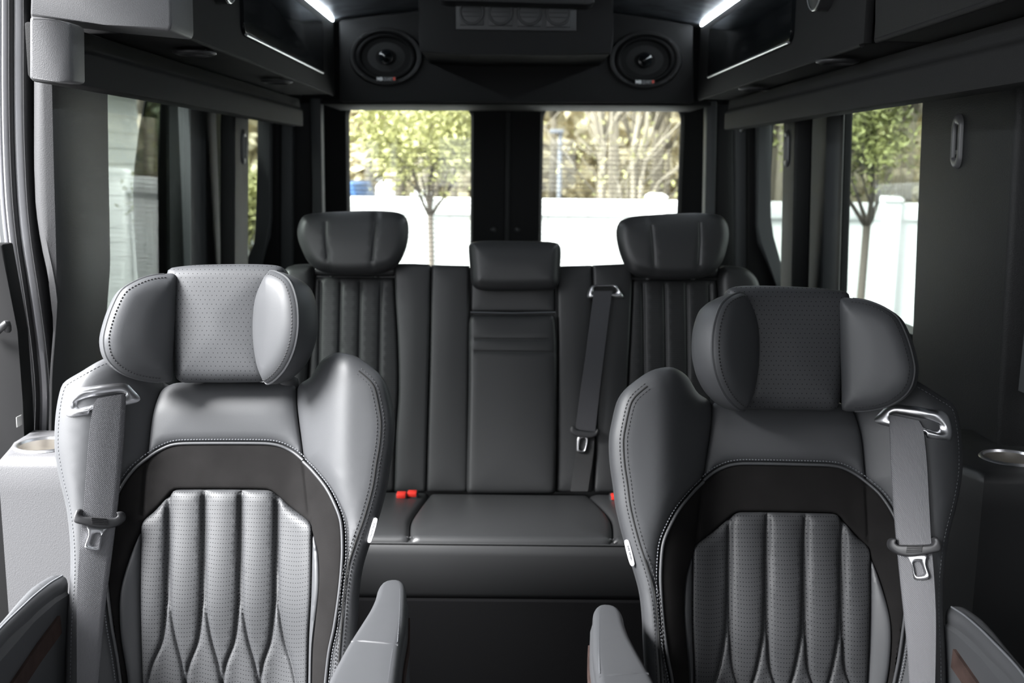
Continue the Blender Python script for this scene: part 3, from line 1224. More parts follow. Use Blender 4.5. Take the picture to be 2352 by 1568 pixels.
# window valances
for s, lab in ((-1, 'long dark valance with pale grained end cap over the doorway side windows'), (1, 'long dark valance over the side windows opposite the doorway')):
    x = 0.68 * s
    y0, y1 = (1.64, yl(695, -0.68, 270)) if s < 0 else (0.70, yl(1664, 0.68, 270))
    zb = float(hX(690 if s < 0 else 1670, 289 if s < 0 else 297, x)[2])
    vt = thing('window_valance', lab, 'valance', (x, 2.4, zb), 'window valances')
    q = [(x, zb), (x, zb + 0.052), (x + s * 0.010, zb + 0.060), (x + s * 0.012, ZC - 0.002), (x + s * 0.058, ZC - 0.002), (x + s * 0.058, zb + 0.01), (x + s * 0.05, zb)]
    prism('valance_board', [(a, y0 + (0.012 if s < 0 else 0), b) for a, b in q], (0, y1 - y0, 0), M_cab, vt, 0.004)
    if s < 0:
        cp = [hY(66, 36, 1.63), hY(128, 44, 1.63), hY(166, 53, 1.645), hY(168, 190, 1.645), hY(130, 187, 1.63), hY(66, 184, 1.63)]
        prism('end_cap', cp, (0, 0.05, 0), M_vinyl, vt, 0.006, 3)

# LED strips along the cabinet tops
for s, lab in ((-1, 'glowing white light strip along ceiling edge on the doorway side'), (1, 'glowing white light strip along ceiling edge opposite the doorway')):
    xf = XCL if s < 0 else XCR
    lt = thing('light_strip', lab, 'light', (xf, 2.5, 1.72), 'ceiling light strips')
    box('profile', (xf + s * 0.004, 1.2, 1.7145), (xf + s * 0.03, Y_SPK - 0.005, 1.7175), M_cab, lt, 0.001)
    box('diffuser', (xf - s * 0.001, 1.2, 1.7175), (xf + s * 0.016, Y_SPK - 0.008, 1.7255), M_led, lt, 0.001)

# ------------------------------------------------------------------ loudspeakers


def text_mesh(body, size, bold=0.0):
    c = bpy.data.curves.new('t', 'FONT')
    c.body = body
    c.size = size
    c.extrude = 0.0004
    c.offset = bold
    c.align_x = 'LEFT'
    c.resolution_u = 2
    o = bpy.data.objects.new('t', c)
    COL.objects.link(o)
    dg = bpy.context.evaluated_depsgraph_get()
    me = o.evaluated_get(dg).to_mesh()
    V = np.array([tuple(v.co) for v in me.vertices])
    Fc = [tuple(p.vertices) for p in me.polygons]
    o.evaluated_get(dg).to_mesh_clear()
    bpy.data.objects.remove(o)
    bpy.data.curves.remove(c)
    return V, Fc


def speaker(px, py, lab):
    c = hY(px, py, Y_SPK)
    sp = thing('loudspeaker', lab, 'speaker', c, 'oval loudspeakers in the rear header')
    e = (1.0, 0.76)
    rr = 0.117
    v, f = lathe_data([(rr, 0.0), (rr, 0.006), (rr * 0.97, 0.012), (rr * 0.90, 0.013), (rr * 0.84, 0.008), (rr * 0.82, 0.0)], c, (0, -1, 0), 56, e)
    put('rim', v, f, M_rim, sp, sharp=50)
    v, f = lathe_data([(rr * 0.84, 0.004), (rr * 0.78, 0.010), (rr * 0.70, 0.009), (rr * 0.66, 0.002)], c, (0, -1, 0), 56, e)
    put('surround', v, f, M_cone, sp)
    v, f = lathe_data([(rr * 0.68, 0.003), (rr * 0.4, -0.004 + 0.002), (rr * 0.2, 0.0015), (0.0, 0.0015)], c, (0, -1, 0), 56, e)
    put('cone', v, f, M_cone, sp)
    v, f = lathe_data([(0.0, 0.024), (0.008, 0.022), (0.013, 0.016), (0.016, 0.013), (0.022, 0.012), (0.024, 0.0)], c, (0, -1, 0), 28)
    tw = put('tweeter', v, f, M_gloss, sp, sharp=60)
    for k in range(4):
        a = R(45 + 90 * k)
        q = c + np.array([math.cos(a) * rr * 0.92, -0.013, math.sin(a) * rr * 0.92 * 0.76])
        v, f = lathe_data([(0.0, 0.002), (0.003, 0.001), (0.004, 0)], q, (0, -1, 0), 12)
        put('screw', v, f, M_plasticd, sp)
    # badge under the cone
    b0 = c + np.array([-0.029, -0.0145, -rr * 0.76 * 0.83])
    fr_ = Frame(b0, (1, 0, 0), (0, 0, 1))
    bd = prism('badge', [fr_.w(u, v, -0.003) for u, v in ((-0.002, -0.003), (0.060, -0.003), (0.060, 0.012), (-0.002, 0.012))], (0, -0.002, 0), M_plasticd, sp, 0)
    v, f = text_mesh('MB', 0.0145, 0.0004)
    v[:, 0] *= 0.019 / max(v[:, 0].max(), 1e-6)
    put('white_lettering', fr_.w(v[:, 0], v[:, 1], v[:, 2]), f, M_logo, bd, False)
    v, f = text_mesh('QUART', 0.0145, 0.0)
    v[:, 0] *= 0.030 / max(v[:, 0].max(), 1e-6)
    put('grey_lettering', fr_.w(v[:, 0] + 0.021, v[:, 1], v[:, 2]), f, M_logog, bd, False)
    prism('red_square', [fr_.w(u, v_, 0.0002) for u, v_ in ((0.0525, 0.001), (0.0590, 0.001), (0.0590, 0.0105), (0.0525, 0.0105))], (0, -0.0005, 0), M_logor, bd, 0)


speaker(887, 131, 'oval black loudspeaker in the rear header on the doorway side')
speaker(1481, 138, 'oval black loudspeaker in the rear header on the side away from the doorway')

# ------------------------------------------------------------------ air outlet housing on the ceiling
Y_AC = 3.08
ac = thing('air_outlet_housing', 'dark ceiling housing with a row of four square air vents between the loudspeakers', 'air vent', hY(1185, 130, Y_AC))
face = [(962, -70), (1408, -70), (1409, 60), (1407, 110), (1402, 124), (1300, 127), (1080, 126), (968, 120), (963, 108), (961, 50)]
prism('housing', [hY(px, py, Y_AC) for px, py in face], (0, Y_SPK - Y_AC - 0.002, 0), M_cab, ac, 0.003, 2)
vp = prism('vent_plate', [hY(px, py, Y_AC - 0.008) for px, py in ((1047, -60), (1325, -60), (1324, 72), (1047, 68))], (0, 0.010, 0), M_plastic, ac, 0.003)
for k in range(4):
    xa, xb = 1056 + 66.3 * k, 1111 + 66.3 * k
    ya = 58 + 1.6 * k
    pts = [hY(px, py, Y_AC - 0.012) for px, py in ((xa, 0), (xb, 0), (xb, ya), (xa, ya))]
    v_ = prism('vent', pts, (0, 0.010, 0), M_plastic, ac, 0.003)
    c = (pts[0] + pts[2]) / 2 + np.array([0, 0, 0.002])
    v, f = lathe_data([(0.036, 0.0), (0.034, 0.004), (0.031, 0.004), (0.029, 0.0), (0.0, -0.0005)], c, (0, -1, 0), 36)
    put('round_louvre', v, f, M_plastic, v_, sharp=50)
    bm = bmesh.new()
    for j in range(-1, 2):
        add_box(bm, (c[0] - 0.026, c[1] - 0.003, c[2] + j * 0.012 - 0.001), (c[0] + 0.026, c[1] + 0.001, c[2] + j * 0.012 + 0.001))
    bm_put('slats', bm, M_plasticd, v_)
prism('top_lip', [hY(px, py, Y_AC - 0.10) for px, py in ((1008, -40), (1360, -40), (1366, 6), (1352, 11), (1020, 2), (1006, -2))], (0, 0.10, 0), M_plasticd, ac, 0.004)

# ------------------------------------------------------------------ belt slots on the pillars


def belt_slot(px, py, x, lab, h=0.052, w=0.021, lean=True):
    """oval bezel on an aisle-facing pillar face"""
    c = hX(px, py, x)
    s = math.copysign(1, x)
    x_at = x - s * LEAN * (c[2] - 1.28)
    c = hX(px, py, x_at)
    bs = thing('belt_slot', lab, 'belt guide', c, 'belt slots on the pillars')
    fr_ = Frame(c + np.array([-s * 0.001, 0, 0]), (0, s * -1, 0), (s * -LEAN, 0, 1))

    def oval(hh, ww, n=10):
        pts = []
        for k in range(n + 1):
            a = math.pi * k / n
            pts.append((ww * math.cos(a), hh - ww + ww * math.sin(a)))
        for k in range(n + 1):
            a = math.pi + math.pi * k / n
            pts.append((ww * math.cos(a), -hh + ww + ww * math.sin(a)))
        return np.array(pts)
    inner = np.array([(0.009, 0.030), (-0.009, 0.030), (-0.009, -0.030), (0.009, -0.030)])
    inn = np.array([(a, b) for a, b in ((0.009, 0.0), (0.009, 0.03), (0.009, 0.03), (-0.009, 0.03), (-0.009, 0.03), (-0.009, -0.03), (-0.009, -0.03), (0.009, -0.03), (0.009, -0.03))])
    rim_ring('bezel', oval(h, w), inn, fr_, zero, M_bez, bs, H=0.007, n=72, m=7, pw=0.35)
    prism('dark_slot', [fr_.w(a, b, -0.001) for a, b in inner], tuple(fr_.N * 0.002), M_hole, bs, 0)
    box('tongue_stop', fr_.w(-0.005, -0.024, 0.001), fr_.w(0.005, -0.016, 0.003), M_plastic, bs, 0.0005)
    return bs


belt_slot(2202, 325, 0.86, 'oval belt slot bezel on the wide dark pillar nearest the camera')
belt_slot(1809, 341, 0.80, 'oval belt slot bezel on the narrow pillar opposite the doorway beside the quarter window', 0.052, 0.019)
belt_slot(558, 338, -0.80, 'oval belt slot bezel on the narrow doorway side pillar beside the quarter window', 0.052, 0.019)

# ------------------------------------------------------------------ side consoles with cup holders


def console(lab, px_cup, py_cup, ztop, foot, s):
    c = hZ(px_cup, py_cup, ztop)
    cs = thing('side_console', lab, 'console', (c[0], c[1], 0), 'side consoles')
    m_ = M_vinyl if s < 0 else M_bench  # right console gets a darker material, its shade put into the colour
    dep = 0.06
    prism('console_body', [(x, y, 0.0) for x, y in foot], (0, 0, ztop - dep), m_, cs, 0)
    # top with a round well for the cup
    rr, n = 0.0435, 64
    P = np.array(foot, float)
    if area2(P) < 0:
        P = P[::-1]
    ang = np.arange(n) * 2 * math.pi / n
    inn = np.stack([c[0] + rr * np.cos(ang), c[1] + rr * np.sin(ang)], 1)
    out = []
    for a_ in ang:
        d = np.array([math.cos(a_), math.sin(a_)])
        best = 1e9
        for i in range(len(P)):
            p, q = P[i], P[(i + 1) % len(P)]
            e_ = q - p
            den = d[0] * e_[1] - d[1] * e_[0]
            if abs(den) < 1e-9:
                continue
            w = p - c[:2]
            t = (w[0] * e_[1] - w[1] * e_[0]) / den
            u = (w[0] * d[1] - w[1] * d[0]) / den
            if t > 0 and -1e-6 <= u <= 1 + 1e-6:
                best = min(best, t)
        out.append(c[:2] + d * best)
    out = np.array(out)
    for q in P:
        out[int(np.argmin(((out - q)**2).sum(1)))] = q
    rings = []
    r0 = 0.018
    cc = P.mean(0)
    def ins(k):
        v = cc - out
        return out + v / np.linalg.norm(v, axis=1)[:, None] * k
    for k, dz in ((0, -dep), (0, -r0), (r0 * 0.3, -r0 * 0.3), (r0, 0)):
        rings.append([(p[0], p[1], ztop + dz) for p in ins(k)])
    rings.append([(p[0], p[1], ztop) for p in inn])
    rings.append([(p[0], p[1], ztop - dep) for p in inn])
    V = [p for r_ in rings for p in r_]
    Fc = []
    for k in range(len(rings) - 1):
        for i in range(n):
            j = (i + 1) % n
            Fc.append((k * n + i, k * n + j, (k + 1) * n + j, (k + 1) * n + i))
    put('console_top', V, Fc, m_, cs, sharp=50)
    v, f = lathe_data([(0.0425, 0.0), (0.0445, 0.004), (0.048, 0.004), (0.051, 0.0005)], c, (0, 0, 1), 48)
    put('cup_ring', v, f, M_chrome, cs, sharp=60)
    v, f = lathe_data([(0.0430, 0.001), (0.0420, -0.03), (0.0400, -0.056), (0.0, -0.057)], c, (0, 0, 1), 48)
    put('steel_liner', v, f, M_steel, cs, sharp=50)
    return cs


zt = 0.80
fa = hZ(-6, 1050, zt)
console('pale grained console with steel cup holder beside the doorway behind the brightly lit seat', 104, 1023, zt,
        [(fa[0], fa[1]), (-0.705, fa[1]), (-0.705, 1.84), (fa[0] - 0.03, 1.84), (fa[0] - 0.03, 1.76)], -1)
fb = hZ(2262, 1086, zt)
console('shade-darkened console with steel cup holder below the wide slotted pillar', 2322, 1053, zt,
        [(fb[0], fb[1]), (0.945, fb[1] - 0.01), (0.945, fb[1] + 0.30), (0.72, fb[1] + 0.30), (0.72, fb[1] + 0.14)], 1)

# ================================================================== CAPTAIN SEATS
# Both seats share one shape; the second is the mirror of the first.
RECL = R(17)
P0 = np.array([-0.427, 1.452, 0.55])
sf = Frame(P0, (1, 0, 0), (0, math.sin(RECL), math.cos(RECL)))
UC = 0.0


def seat_h(u, v):
    """how far the upholstery stands in front of the seat's back plane"""
    a = np.abs(u - UC)
    bol = 0.062 * sstep((a - 0.095) / 0.105)
    low = 0.012 * np.exp(-((v - 0.10) / 0.12)**2)
    top = -0.02 * sstep((v - 0.36) / 0.10) * (1 - sstep((a - 0.10) / 0.06))
    return bol + low + top


def q(pts, dh=0.0, hf=seat_h):
    return sf.uv(pts, hf, dh)


UC = float(sf.uv([(513, 1080)])[0][0])

# outlines read from the photograph, on the seat's own surface
T = {}
T['right_bolster'] = q([(682, 882), (710, 862), (731, 829), (755, 811), (776, 806), (812, 814), (841, 832), (869, 857), (884, 882), (894, 925), (900, 968),
                        (897, 1021), (889, 1070), (881, 1122), (861, 1196), (841, 1253), (824, 1310), (816, 1367), (812, 1428), (806, 1500), (800, 1580), (790, 1680), (735, 1680),
                        (747, 1568), (755, 1498), (767, 1441), (778, 1367), (784, 1306), (786, 1253), (782, 1196), (767, 1155), (747, 1118), (718, 1082), (696, 1060), (686, 997), (680, 952), (677, 912)])
T['left_bolster'] = q([(363, 884), (350, 862), (330, 836), (306, 818), (271, 811), (229, 821), (184, 846), (139, 874), (127, 900), (118, 952), (115, 1009), (117, 1045), (127, 1102), (143, 1171),
                       (151, 1245), (152, 1310), (149, 1367), (144, 1449), (141, 1568), (141, 1680), (282, 1680), (276, 1568), (266, 1498), (256, 1441), (247, 1367), (241, 1306), (240, 1253),
                       (247, 1196), (262, 1148), (284, 1107), (308, 1076), (332, 1055), (339, 1009), (345, 960), (354, 920)])
T['upper'] = q([(356, 918), (345, 960), (339, 1009), (335, 1052), (335, 1052), (359, 1036), (392, 1021), (429, 1017), (604, 1017), (641, 1022), (673, 1037), (694, 1053), (694, 1053), (686, 997), (680, 952), (677, 912),
                (674, 884), (640, 877), (500, 875), (400, 878), (370, 892)])
arch = [(332, 1056), (359, 1037), (392, 1022), (429, 1018), (604, 1018), (641, 1023), (673, 1038), (696, 1057)]
T['suede'] = q([(276, 1568), (266, 1498), (256, 1441), (247, 1367), (241, 1306), (240, 1253), (247, 1196), (262, 1148), (284, 1107), (308, 1076)] + arch +
               [(718, 1083), (747, 1119), (767, 1156), (782, 1197), (786, 1253), (784, 1306), (778, 1367), (767, 1441), (755, 1498), (747, 1568), (738, 1660), (714, 1660),
                (715, 1568), (717, 1490), (723, 1429), (730, 1359), (731, 1302), (727, 1261), (716, 1222), (711, 1202), (669, 1166), (631, 1133), (612, 1124), (408, 1123), (394, 1127), (382, 1140),
                (355, 1170), (324, 1199), (320, 1216), (302, 1253), (286, 1298), (272, 1351), (267, 1400), (271, 1469), (281, 1530), (286, 1568), (290, 1660), (282, 1660)])
T['perf'] = q([(324, 1201), (355, 1171), (382, 1141), (394, 1128), (408, 1124), (612, 1125), (631, 1134), (669, 1167), (711, 1203), (714, 1245), (712, 1367), (706, 1469), (704, 1568), (700, 1670),
               (327, 1670), (325, 1568), (322, 1469), (320, 1367), (322, 1245)])
T['sliver_r'] = q([(716, 1226), (727, 1263), (731, 1302), (731, 1359), (723, 1429), (717, 1490), (715, 1568), (714, 1660), (700, 1660), (704, 1568), (706, 1469), (711, 1367), (714, 1260)])
T['sliver_l'] = q([(319, 1222), (302, 1256), (286, 1300), (272, 1351), (268, 1400), (272, 1469), (282, 1530), (287, 1568), (290, 1660), (327, 1660), (325, 1568), (322, 1469), (320, 1367), (321, 1260)])
FL = []
for x0, xa, xb in ((386, 338, 425), (468, 425, 510), (552, 510, 595), (635, 597, 680)):
    FL.append(q([(x0 - 2, 1129), (x0 - 3, 1250), (x0 - 4, 1360), (x0 - 5, 1390), (x0 - 14, 1470), ((xa + x0 - 24) / 2, 1525), (xa, 1575), (xa - 6, 1600)]))
    FL.append(q([(x0 + 3, 1129), (x0 + 3, 1250), (x0 + 4, 1360), (x0 + 5, 1390), (x0 + 18, 1470), ((xb + x0 + 24) / 2, 1525), (xb, 1575), (xb + 6, 1600)]))
U386 = [float(q([(x, 1300)])[0][0]) for x in (322, 386, 468, 552, 635, 713)]
VTOP = float(q([(510, 1124)])[0][1])


def perf_uv(u, v):
    u = np.asarray(u)
    v = np.asarray(v)
    k = np.clip(np.digitize(u, U386[1:-1]), 0, 4)
    c = (np.array(U386)[k] + np.array(U386)[k + 1]) / 2
    bend = 7.0 * sstep((VTOP - v - 0.02) / 0.12)
    return np.stack([u, v - bend * (u - c)**2], 1)


def flute_bulge(u, v, d):
    k = np.clip(np.digitize(u, U386[1:-1]), 0, 4)
    a, b = np.array(U386)[k], np.array(U386)[k + 1]
    t = (u - a) / (b - a)
    fade = 1 - 0.6 * sstep((VTOP - v - 0.16) / 0.08)
    return 0.006 * np.clip(4 * t * (1 - t), 0, 1) * fade * np.clip(d / 0.01, 0, 1)


# whole back shell behind the upholstery
T['shell'] = q([(141, 1690), (141, 1568), (149, 1367), (152, 1310), (151, 1245), (143, 1171), (127, 1102), (116, 1041), (115, 1009), (118, 952), (127, 900), (139, 874), (184, 846), (229, 821), (271, 811),
                (306, 818), (334, 846), (362, 876), (400, 884), (640, 884), (684, 880), (710, 862), (731, 829), (755, 811), (776, 806), (812, 814), (841, 832), (869, 857), (884, 882), (894, 925), (900, 968),
                (897, 1021), (889, 1070), (881, 1122), (861, 1196), (841, 1253), (824, 1310), (816, 1367), (812, 1428), (806, 1500), (800, 1580), (790, 1690)])

# headrest
hd = 0.045
hc = sf.uv([(505, 745)], None, hd)[0]
HT = R(12)
hO = sf.w(hc[0], hc[1], hd)
hfm = Frame(hO, (1, 0, 0), (0, math.sin(HT), math.cos(HT)))
WA = R(38)


def hseam(pt): return hfm.w(*hfm.uv([pt])[0], 0.0)


lO, rO = hseam((401, 750)), hseam((596, 750))
wl = Frame(lO, (math.cos(WA), math.sin(WA), 0), hfm.V)
wr = Frame(rO, (math.cos(WA), -math.sin(WA), 0), hfm.V)
T['h_mid'] = hfm.uv([(378, 640), (380, 620), (392, 612), (450, 606), (560, 604), (620, 606), (644, 611), (652, 622), (640, 645), (624, 690), (616, 740), (612, 800), (613, 850), (610, 874), (540, 878), (470, 878), (405, 874), (392, 820), (386, 750), (380, 690)])
T['h_left'] = wl.uv([(389, 631), (360, 624), (325, 624), (290, 633), (262, 650), (245, 690), (236, 735), (236, 765), (248, 800), (272, 828), (310, 853), (360, 870), (409, 877), (411, 872), (406, 820), (401, 750), (396, 690)])
T['h_right'] = wr.uv([(634, 617), (612, 650), (596, 690), (587, 740), (584, 790), (588, 840), (597, 868), (606, 878), (625, 866), (652, 835), (676, 790), (690, 740), (694, 690), (690, 655), (680, 630), (662, 618)])

# belt bezel, belt and tongue
BZO = q([(149, 954), (148, 935), (155, 905), (170, 890), (196, 886), (240, 880), (282, 877), (296, 880), (310, 895), (322, 909), (324, 918), (316, 925), (288, 933), (248, 941), (210, 947), (206, 955), (167, 960), (155, 959)], 0.0)
BZI = q([(181, 927), (184, 921), (192, 918), (232, 911), (276, 904), (284, 905), (287, 908), (284, 912), (276, 915), (238, 922), (206, 929), (190, 934), (183, 932)], 0.0)
BLL = q([(222, 914), (213, 928), (203, 1000), (196, 1090), (189, 1180), (181, 1260), (176, 1330), (174, 1420), (174, 1500), (174, 1620)], 0.012)
BLR = q([(286, 903), (287, 912), (282, 1000), (275, 1090), (265, 1185), (256, 1260), (247, 1330), (236, 1420), (229, 1500), (219, 1620)], 0.012)
TGP = q([(166, 1192), (168, 1182), (175, 1169), (184, 1173), (182, 1180), (188, 1186), (260, 1189), (268, 1184), (265, 1176), (274, 1175), (281, 1181), (280, 1196), (261, 1210), (233, 1214), (192, 1206), (169, 1200)], 0.02)
TGO = q([(194, 1207), (239, 1212), (231, 1222), (228, 1230), (224, 1257), (219, 1265), (194, 1263), (188, 1257), (197, 1229), (196, 1217)], 0.022)
TGI = q([(209, 1226), (225, 1227), (221, 1254), (200, 1252), (202, 1240)], 0.022)
TGG = [q([(203 + 1.5 * i / 3, 1190 + 4 * i), (238 + 1.5 * i / 3, 1192 + 4 * i)], 0.03) for i in range(4)]
TAG = q([(857, 1190), (866, 1193), (851, 1246), (842, 1244)], 0.0)

# arm tops, on a level plane
ARZ = 0.69
af = Frame((-0.2, 1.3, ARZ), (1, 0, 0), (0, 1, 0))
AR_R = af.uv([(862, 1366), (868, 1345), (880, 1331), (905, 1326), (925, 1330), (933, 1345), (931, 1420), (921, 1478), (915, 1530), (908, 1590), (895, 1700), (700, 1700), (748, 1570), (778, 1510), (802, 1468), (848, 1396)])
AR_L = af.uv([(150, 1322), (152, 1312), (110, 1315), (60, 1346), (0, 1412), (-90, 1510), (-200, 1640), (-60, 1640), (-20, 1480), (70, 1382), (120, 1340)])


def build_seat(name, label, loc, hdz=0.0, ML=None):
    ML = ML or M_leather
    st = thing(name, label, 'seat', loc, 'captain seats')
    up = np.array([0, math.sin(RECL) * hdz, math.cos(RECL) * hdz])
    # --- back
    sh = pillow('back_shell', T['shell'], sf, ML, st, tf=0.012, tb=0.085, R_=0.035, hmid=lambda u, v: seat_h(u, v) - 0.030, ds=0.022, crown=0)
    for k, nm in (('right_bolster', 'side_bolster'), ('left_bolster', 'side_bolster')):
        b = sheet(nm, T[k], sf, seat_h, ML, st, R_=0.030, depth=0.016, skirt=0.03, ds=0.012, crown=0.004, cl=0.05, k=5)
    ub = sheet('upper_back_panel', T['upper'], sf, seat_h, ML, st, R_=0.018, depth=0.010, skirt=0.03, ds=0.012, crown=0.006, cl=0.05)
    seams = [q([(335, 1056), (330, 1120), (325, 1196)]), q([(695, 1056), (702, 1120), (710, 1198)])]
    su = sheet('suede_insert', T['suede'], sf, lambda u, v: seat_h(u, v) - 0.0015, M_suede, st, R_=0.005, depth=0.005, skirt=0.02, ds=0.011, grooves=seams, gw=0.003, gd=0.004, k=3)
    pp = sheet('perforated_panel', T['perf'], sf, seat_h, M_perf, st, R_=0.006, depth=0.007, skirt=0.02, ds=0.0075, grooves=FL, gw=0.0028, gd=0.0050, uvf=perf_uv, extra=flute_bulge, k=3)
    pp['label'] = 'finely perforated fluted leather panel'
    for k in ('sliver_r', 'sliver_l'):
        sheet('piping_panel', T[k], sf, lambda u, v: seat_h(u, v) - 0.002, ML, st, R_=0.010, depth=0.010, skirt=0.02, ds=0.008, k=4)
    # piping bead and stitching
    pa = q(arch, 0.0)
    rgt = q([(696, 1060), (718, 1082), (747, 1118), (767, 1155), (782, 1196), (786, 1253), (784, 1306), (778, 1367), (767, 1441), (755, 1498), (747, 1568)], 0.0)
    lft = q([(332, 1056), (308, 1076), (284, 1107), (262, 1148), (247, 1196), (240, 1253), (241, 1306), (247, 1367), (256, 1441), (266, 1498), (276, 1568)], 0.0)
    for p in (pa, rgt, lft):
        p3 = smooth_path(p, 0.006)
        tube('piping', sf.w(p3[:, 0], p3[:, 1], seat_h(p3[:, 0], p3[:, 1]) - 0.0015), 0.0024, ML, su, 8)

    def off(path, o):
        pth = smooth_path(path, 0.004)
        tg = np.gradient(pth, axis=0)
        nn = np.stack([-tg[:, 1], tg[:, 0]], 1)
        nn /= np.linalg.norm(nn, axis=1)[:, None]
        return pth + nn * o
    stitches('stitching', off(pa, 0.0055), sf, seat_h, M_stitch, ub, 0.0002)
    stitches('stitching', off(rgt, 0.0055), sf, seat_h, M_stitch, su, -0.001)
    stitches('stitching', off(lft, -0.0055), sf, seat_h, M_stitch, su, -0.001)
    for g in FL:
        stitches('stitching', g[2:-2], sf, seat_h, M_stitchd, pp, -0.0035, 0.005, 0.0032, 0.0009)
    # seam lines along the outer edges of the bolsters
    edge = T['right_bolster'][6:21]
    stitches('stitching', off(edge, -0.0115), sf, seat_h, M_stitchd, sh, -0.0026, 0.0055, 0.0036, 0.0010)
    stitches('stitching', off(edge, -0.0215), sf, seat_h, M_stitchd, sh, 0.0006, 0.0055, 0.0036, 0.0010)
    sm_ = off(edge, -0.0165)
    tube('seam_line', sf.w(sm_[:, 0], sm_[:, 1], seat_h(sm_[:, 0], sm_[:, 1]) - 0.0009), 0.0012, M_hole, sh, 6)
    edge = T['left_bolster'][4:19]
    stitches('stitching', off(edge, 0.010), sf, seat_h, M_stitch, sh, -0.0035, 0.0055, 0.0036, 0.0010)
    # white tag with small print
    e0, e1 = TAG[0], TAG[3]
    tg = plate('airbag_tag', TAG, sf, lambda u, v: seat_h(u, v) - 0.011, M_tag, st, 0.0, 0.004, 0.004, 0.0005, 0.003)
    tg['label'] = 'small white fabric tag in the seam'
    ax = nrm(TAG[0] - TAG[3])
    nx = np.array([-ax[1], ax[0]])
    mid = TAG.mean(0)
    bars = []
    for i in range(11):
        if i == 6:
            continue
        c = mid + ax * (i - 5) * 0.0019
        hw = 0.0012 if i % 3 else 0.0008
        cs = [c + ax * 0.0006 + nx * hw, c - ax * 0.0006 + nx * hw, c - ax * 0.0006 - nx * hw, c + ax * 0.0006 - nx * hw]
        hh = float(seat_h(np.array(c[0]), np.array(c[1]))) - 0.0068
        bars.append((np.array([sf.w(p[0], p[1], hh) for p in cs]), [(0, 1, 2, 3), (3, 2, 1, 0)]))
    v, f = merge(bars)
    put('print', v, f, M_ink, tg, False)

    # --- headrest
    def lift(fr):
        return Frame(fr.O + up, fr.U, fr.V)
    H, L_, R2 = lift(hfm), lift(wl), lift(wr)
    hr = pillow('headrest', T['h_mid'], H, M_perfh, st, tf=0.014, tb=0.075, R_=0.020, ds=0.012, crown=0.010, cl=0.05, hmid=lambda u, v: -0.012 + 0 * u)
    for lp, fr, sg in ((T['h_left'], L_, 1), (T['h_right'], R2, -1)):
        inner_x = 0.0
        wing = pillow('headrest_wing', lp, fr, ML, st, tf=0.012, tb=0.052, R_=0.022, ds=0.011, crown=0.010, cl=0.035, hmid=lambda u, v: 0 * u)
        lp2 = resample(catmull(lp, True), 0.004, True)
        if area2(lp2) < 0:
            lp2 = lp2[::-1]
        tgv = np.roll(lp2, -1, 0) - np.roll(lp2, 1, 0)
        nn = np.stack([-tgv[:, 1], tgv[:, 0]], 1)
        nn /= np.linalg.norm(nn, axis=1)[:, None]
        inn = lp2 + nn * 0.006
        d0 = np.abs(lp2[:, 0])
        keep = (lp2[:, 0] * (-sg)) > 0.018
        idx = np.where(keep)[0]
        if len(idx):
            brk = np.where(np.diff(idx) > 1)[0]
            if len(brk):
                idx = np.concatenate([idx[brk[0] + 1:], idx[:brk[0] + 1]])
            stitches('stitching', inn[idx], fr, lambda u, v: 0.010 + 0 * u, M_stitchd, wing, 0.0, 0.0050, 0.0032, 0.0010)
            bead = lp2[idx] + nn[idx] * 0.0012
            tube('piping', fr.w(bead[:, 0], bead[:, 1], np.full(len(bead), 0.002)), 0.0022, ML, wing, 6)
    for px in (461, 661):
        p0 = sf.w(*sf.uv([(px, 884)], None, -0.030)[0], -0.030)
        p1 = p0 + hfm.V * 0.11 + up
        tube('headrest_post', [p0 - hfm.V * 0.08, p0, p1], 0.0055, M_chrome, hr, 14)
        v, f = lathe_data([(0.0, 0.014), (0.008, 0.014), (0.015, 0.011), (0.017, 0.004), (0.017, -0.02)], p0, hfm.V, 24)
        put('post_collar', v, f, M_plastic, st, sharp=50)

    # --- belt
    bz = rim_ring('belt_bezel', BZO, BZI, sf, seat_h, M_chrome, st, H=0.011, dh=-0.003, n=120, m=9)
    bz['label'] = 'satin chrome belt guide'
    plate('belt_slot', BZI, sf, lambda u, v: seat_h(u, v) - 0.0045, M_hole, bz, 0, 0.003, 0.006, 0.0005, 0.004)
    bl = ribbon('seat_belt', BLL, BLR, sf, seat_h, M_web, st, dh=0.009)
    t1 = plate('belt_tongue', TGP, sf, lambda u, v: seat_h(u, v) + 0.010, M_plastic, bl, 0, 0.009, 0.006, 0.003, 0.003)
    for g in TGG:
        g3 = sf.w(g[:, 0], g[:, 1], seat_h(g[:, 0], g[:, 1]) + 0.0192)
        tube('grip_ridge', g3, 0.0009, M_plasticd, bl, 6)
    rim_ring('tongue_plate', TGO, TGI, sf, lambda u, v: seat_h(u, v) + 0.012, M_chrome, bl, H=0.004, dh=0.0, n=64, m=5, pw=0.5)

    # --- arms
    aisle = pillow('armrest', AR_R, af, ML, st, tf=0.0, tb=0.115, R_=0.010, ds=0.014, hmid=lambda u, v: 0 * u, extra=lambda u, v, d: -0.010 * (1 - prof(d / 0.010)))
    seam = af.uv([(808, 1469), (835, 1472), (880, 1476), (914, 1478)])
    tube('seam_bead', af.w(seam[:, 0], seam[:, 1], np.array([-0.003, -0.0005, -0.0005, -0.003])), 0.0022, ML, aisle, 8)
    stitches('stitching', af.uv([(919, 1352), (917, 1420), (913, 1476)]), af, zero, M_stitch, aisle, -0.0005, 0.005, 0.0034, 0.001)
    stitches('stitching', af.uv([(902, 1490), (896, 1530), (888, 1590)]), af, zero, M_stitch, aisle, -0.0005, 0.005, 0.0034, 0.001)
    edge_a = [af.w(p[0], p[1], 0.0) for p in AR_R[5:11]]

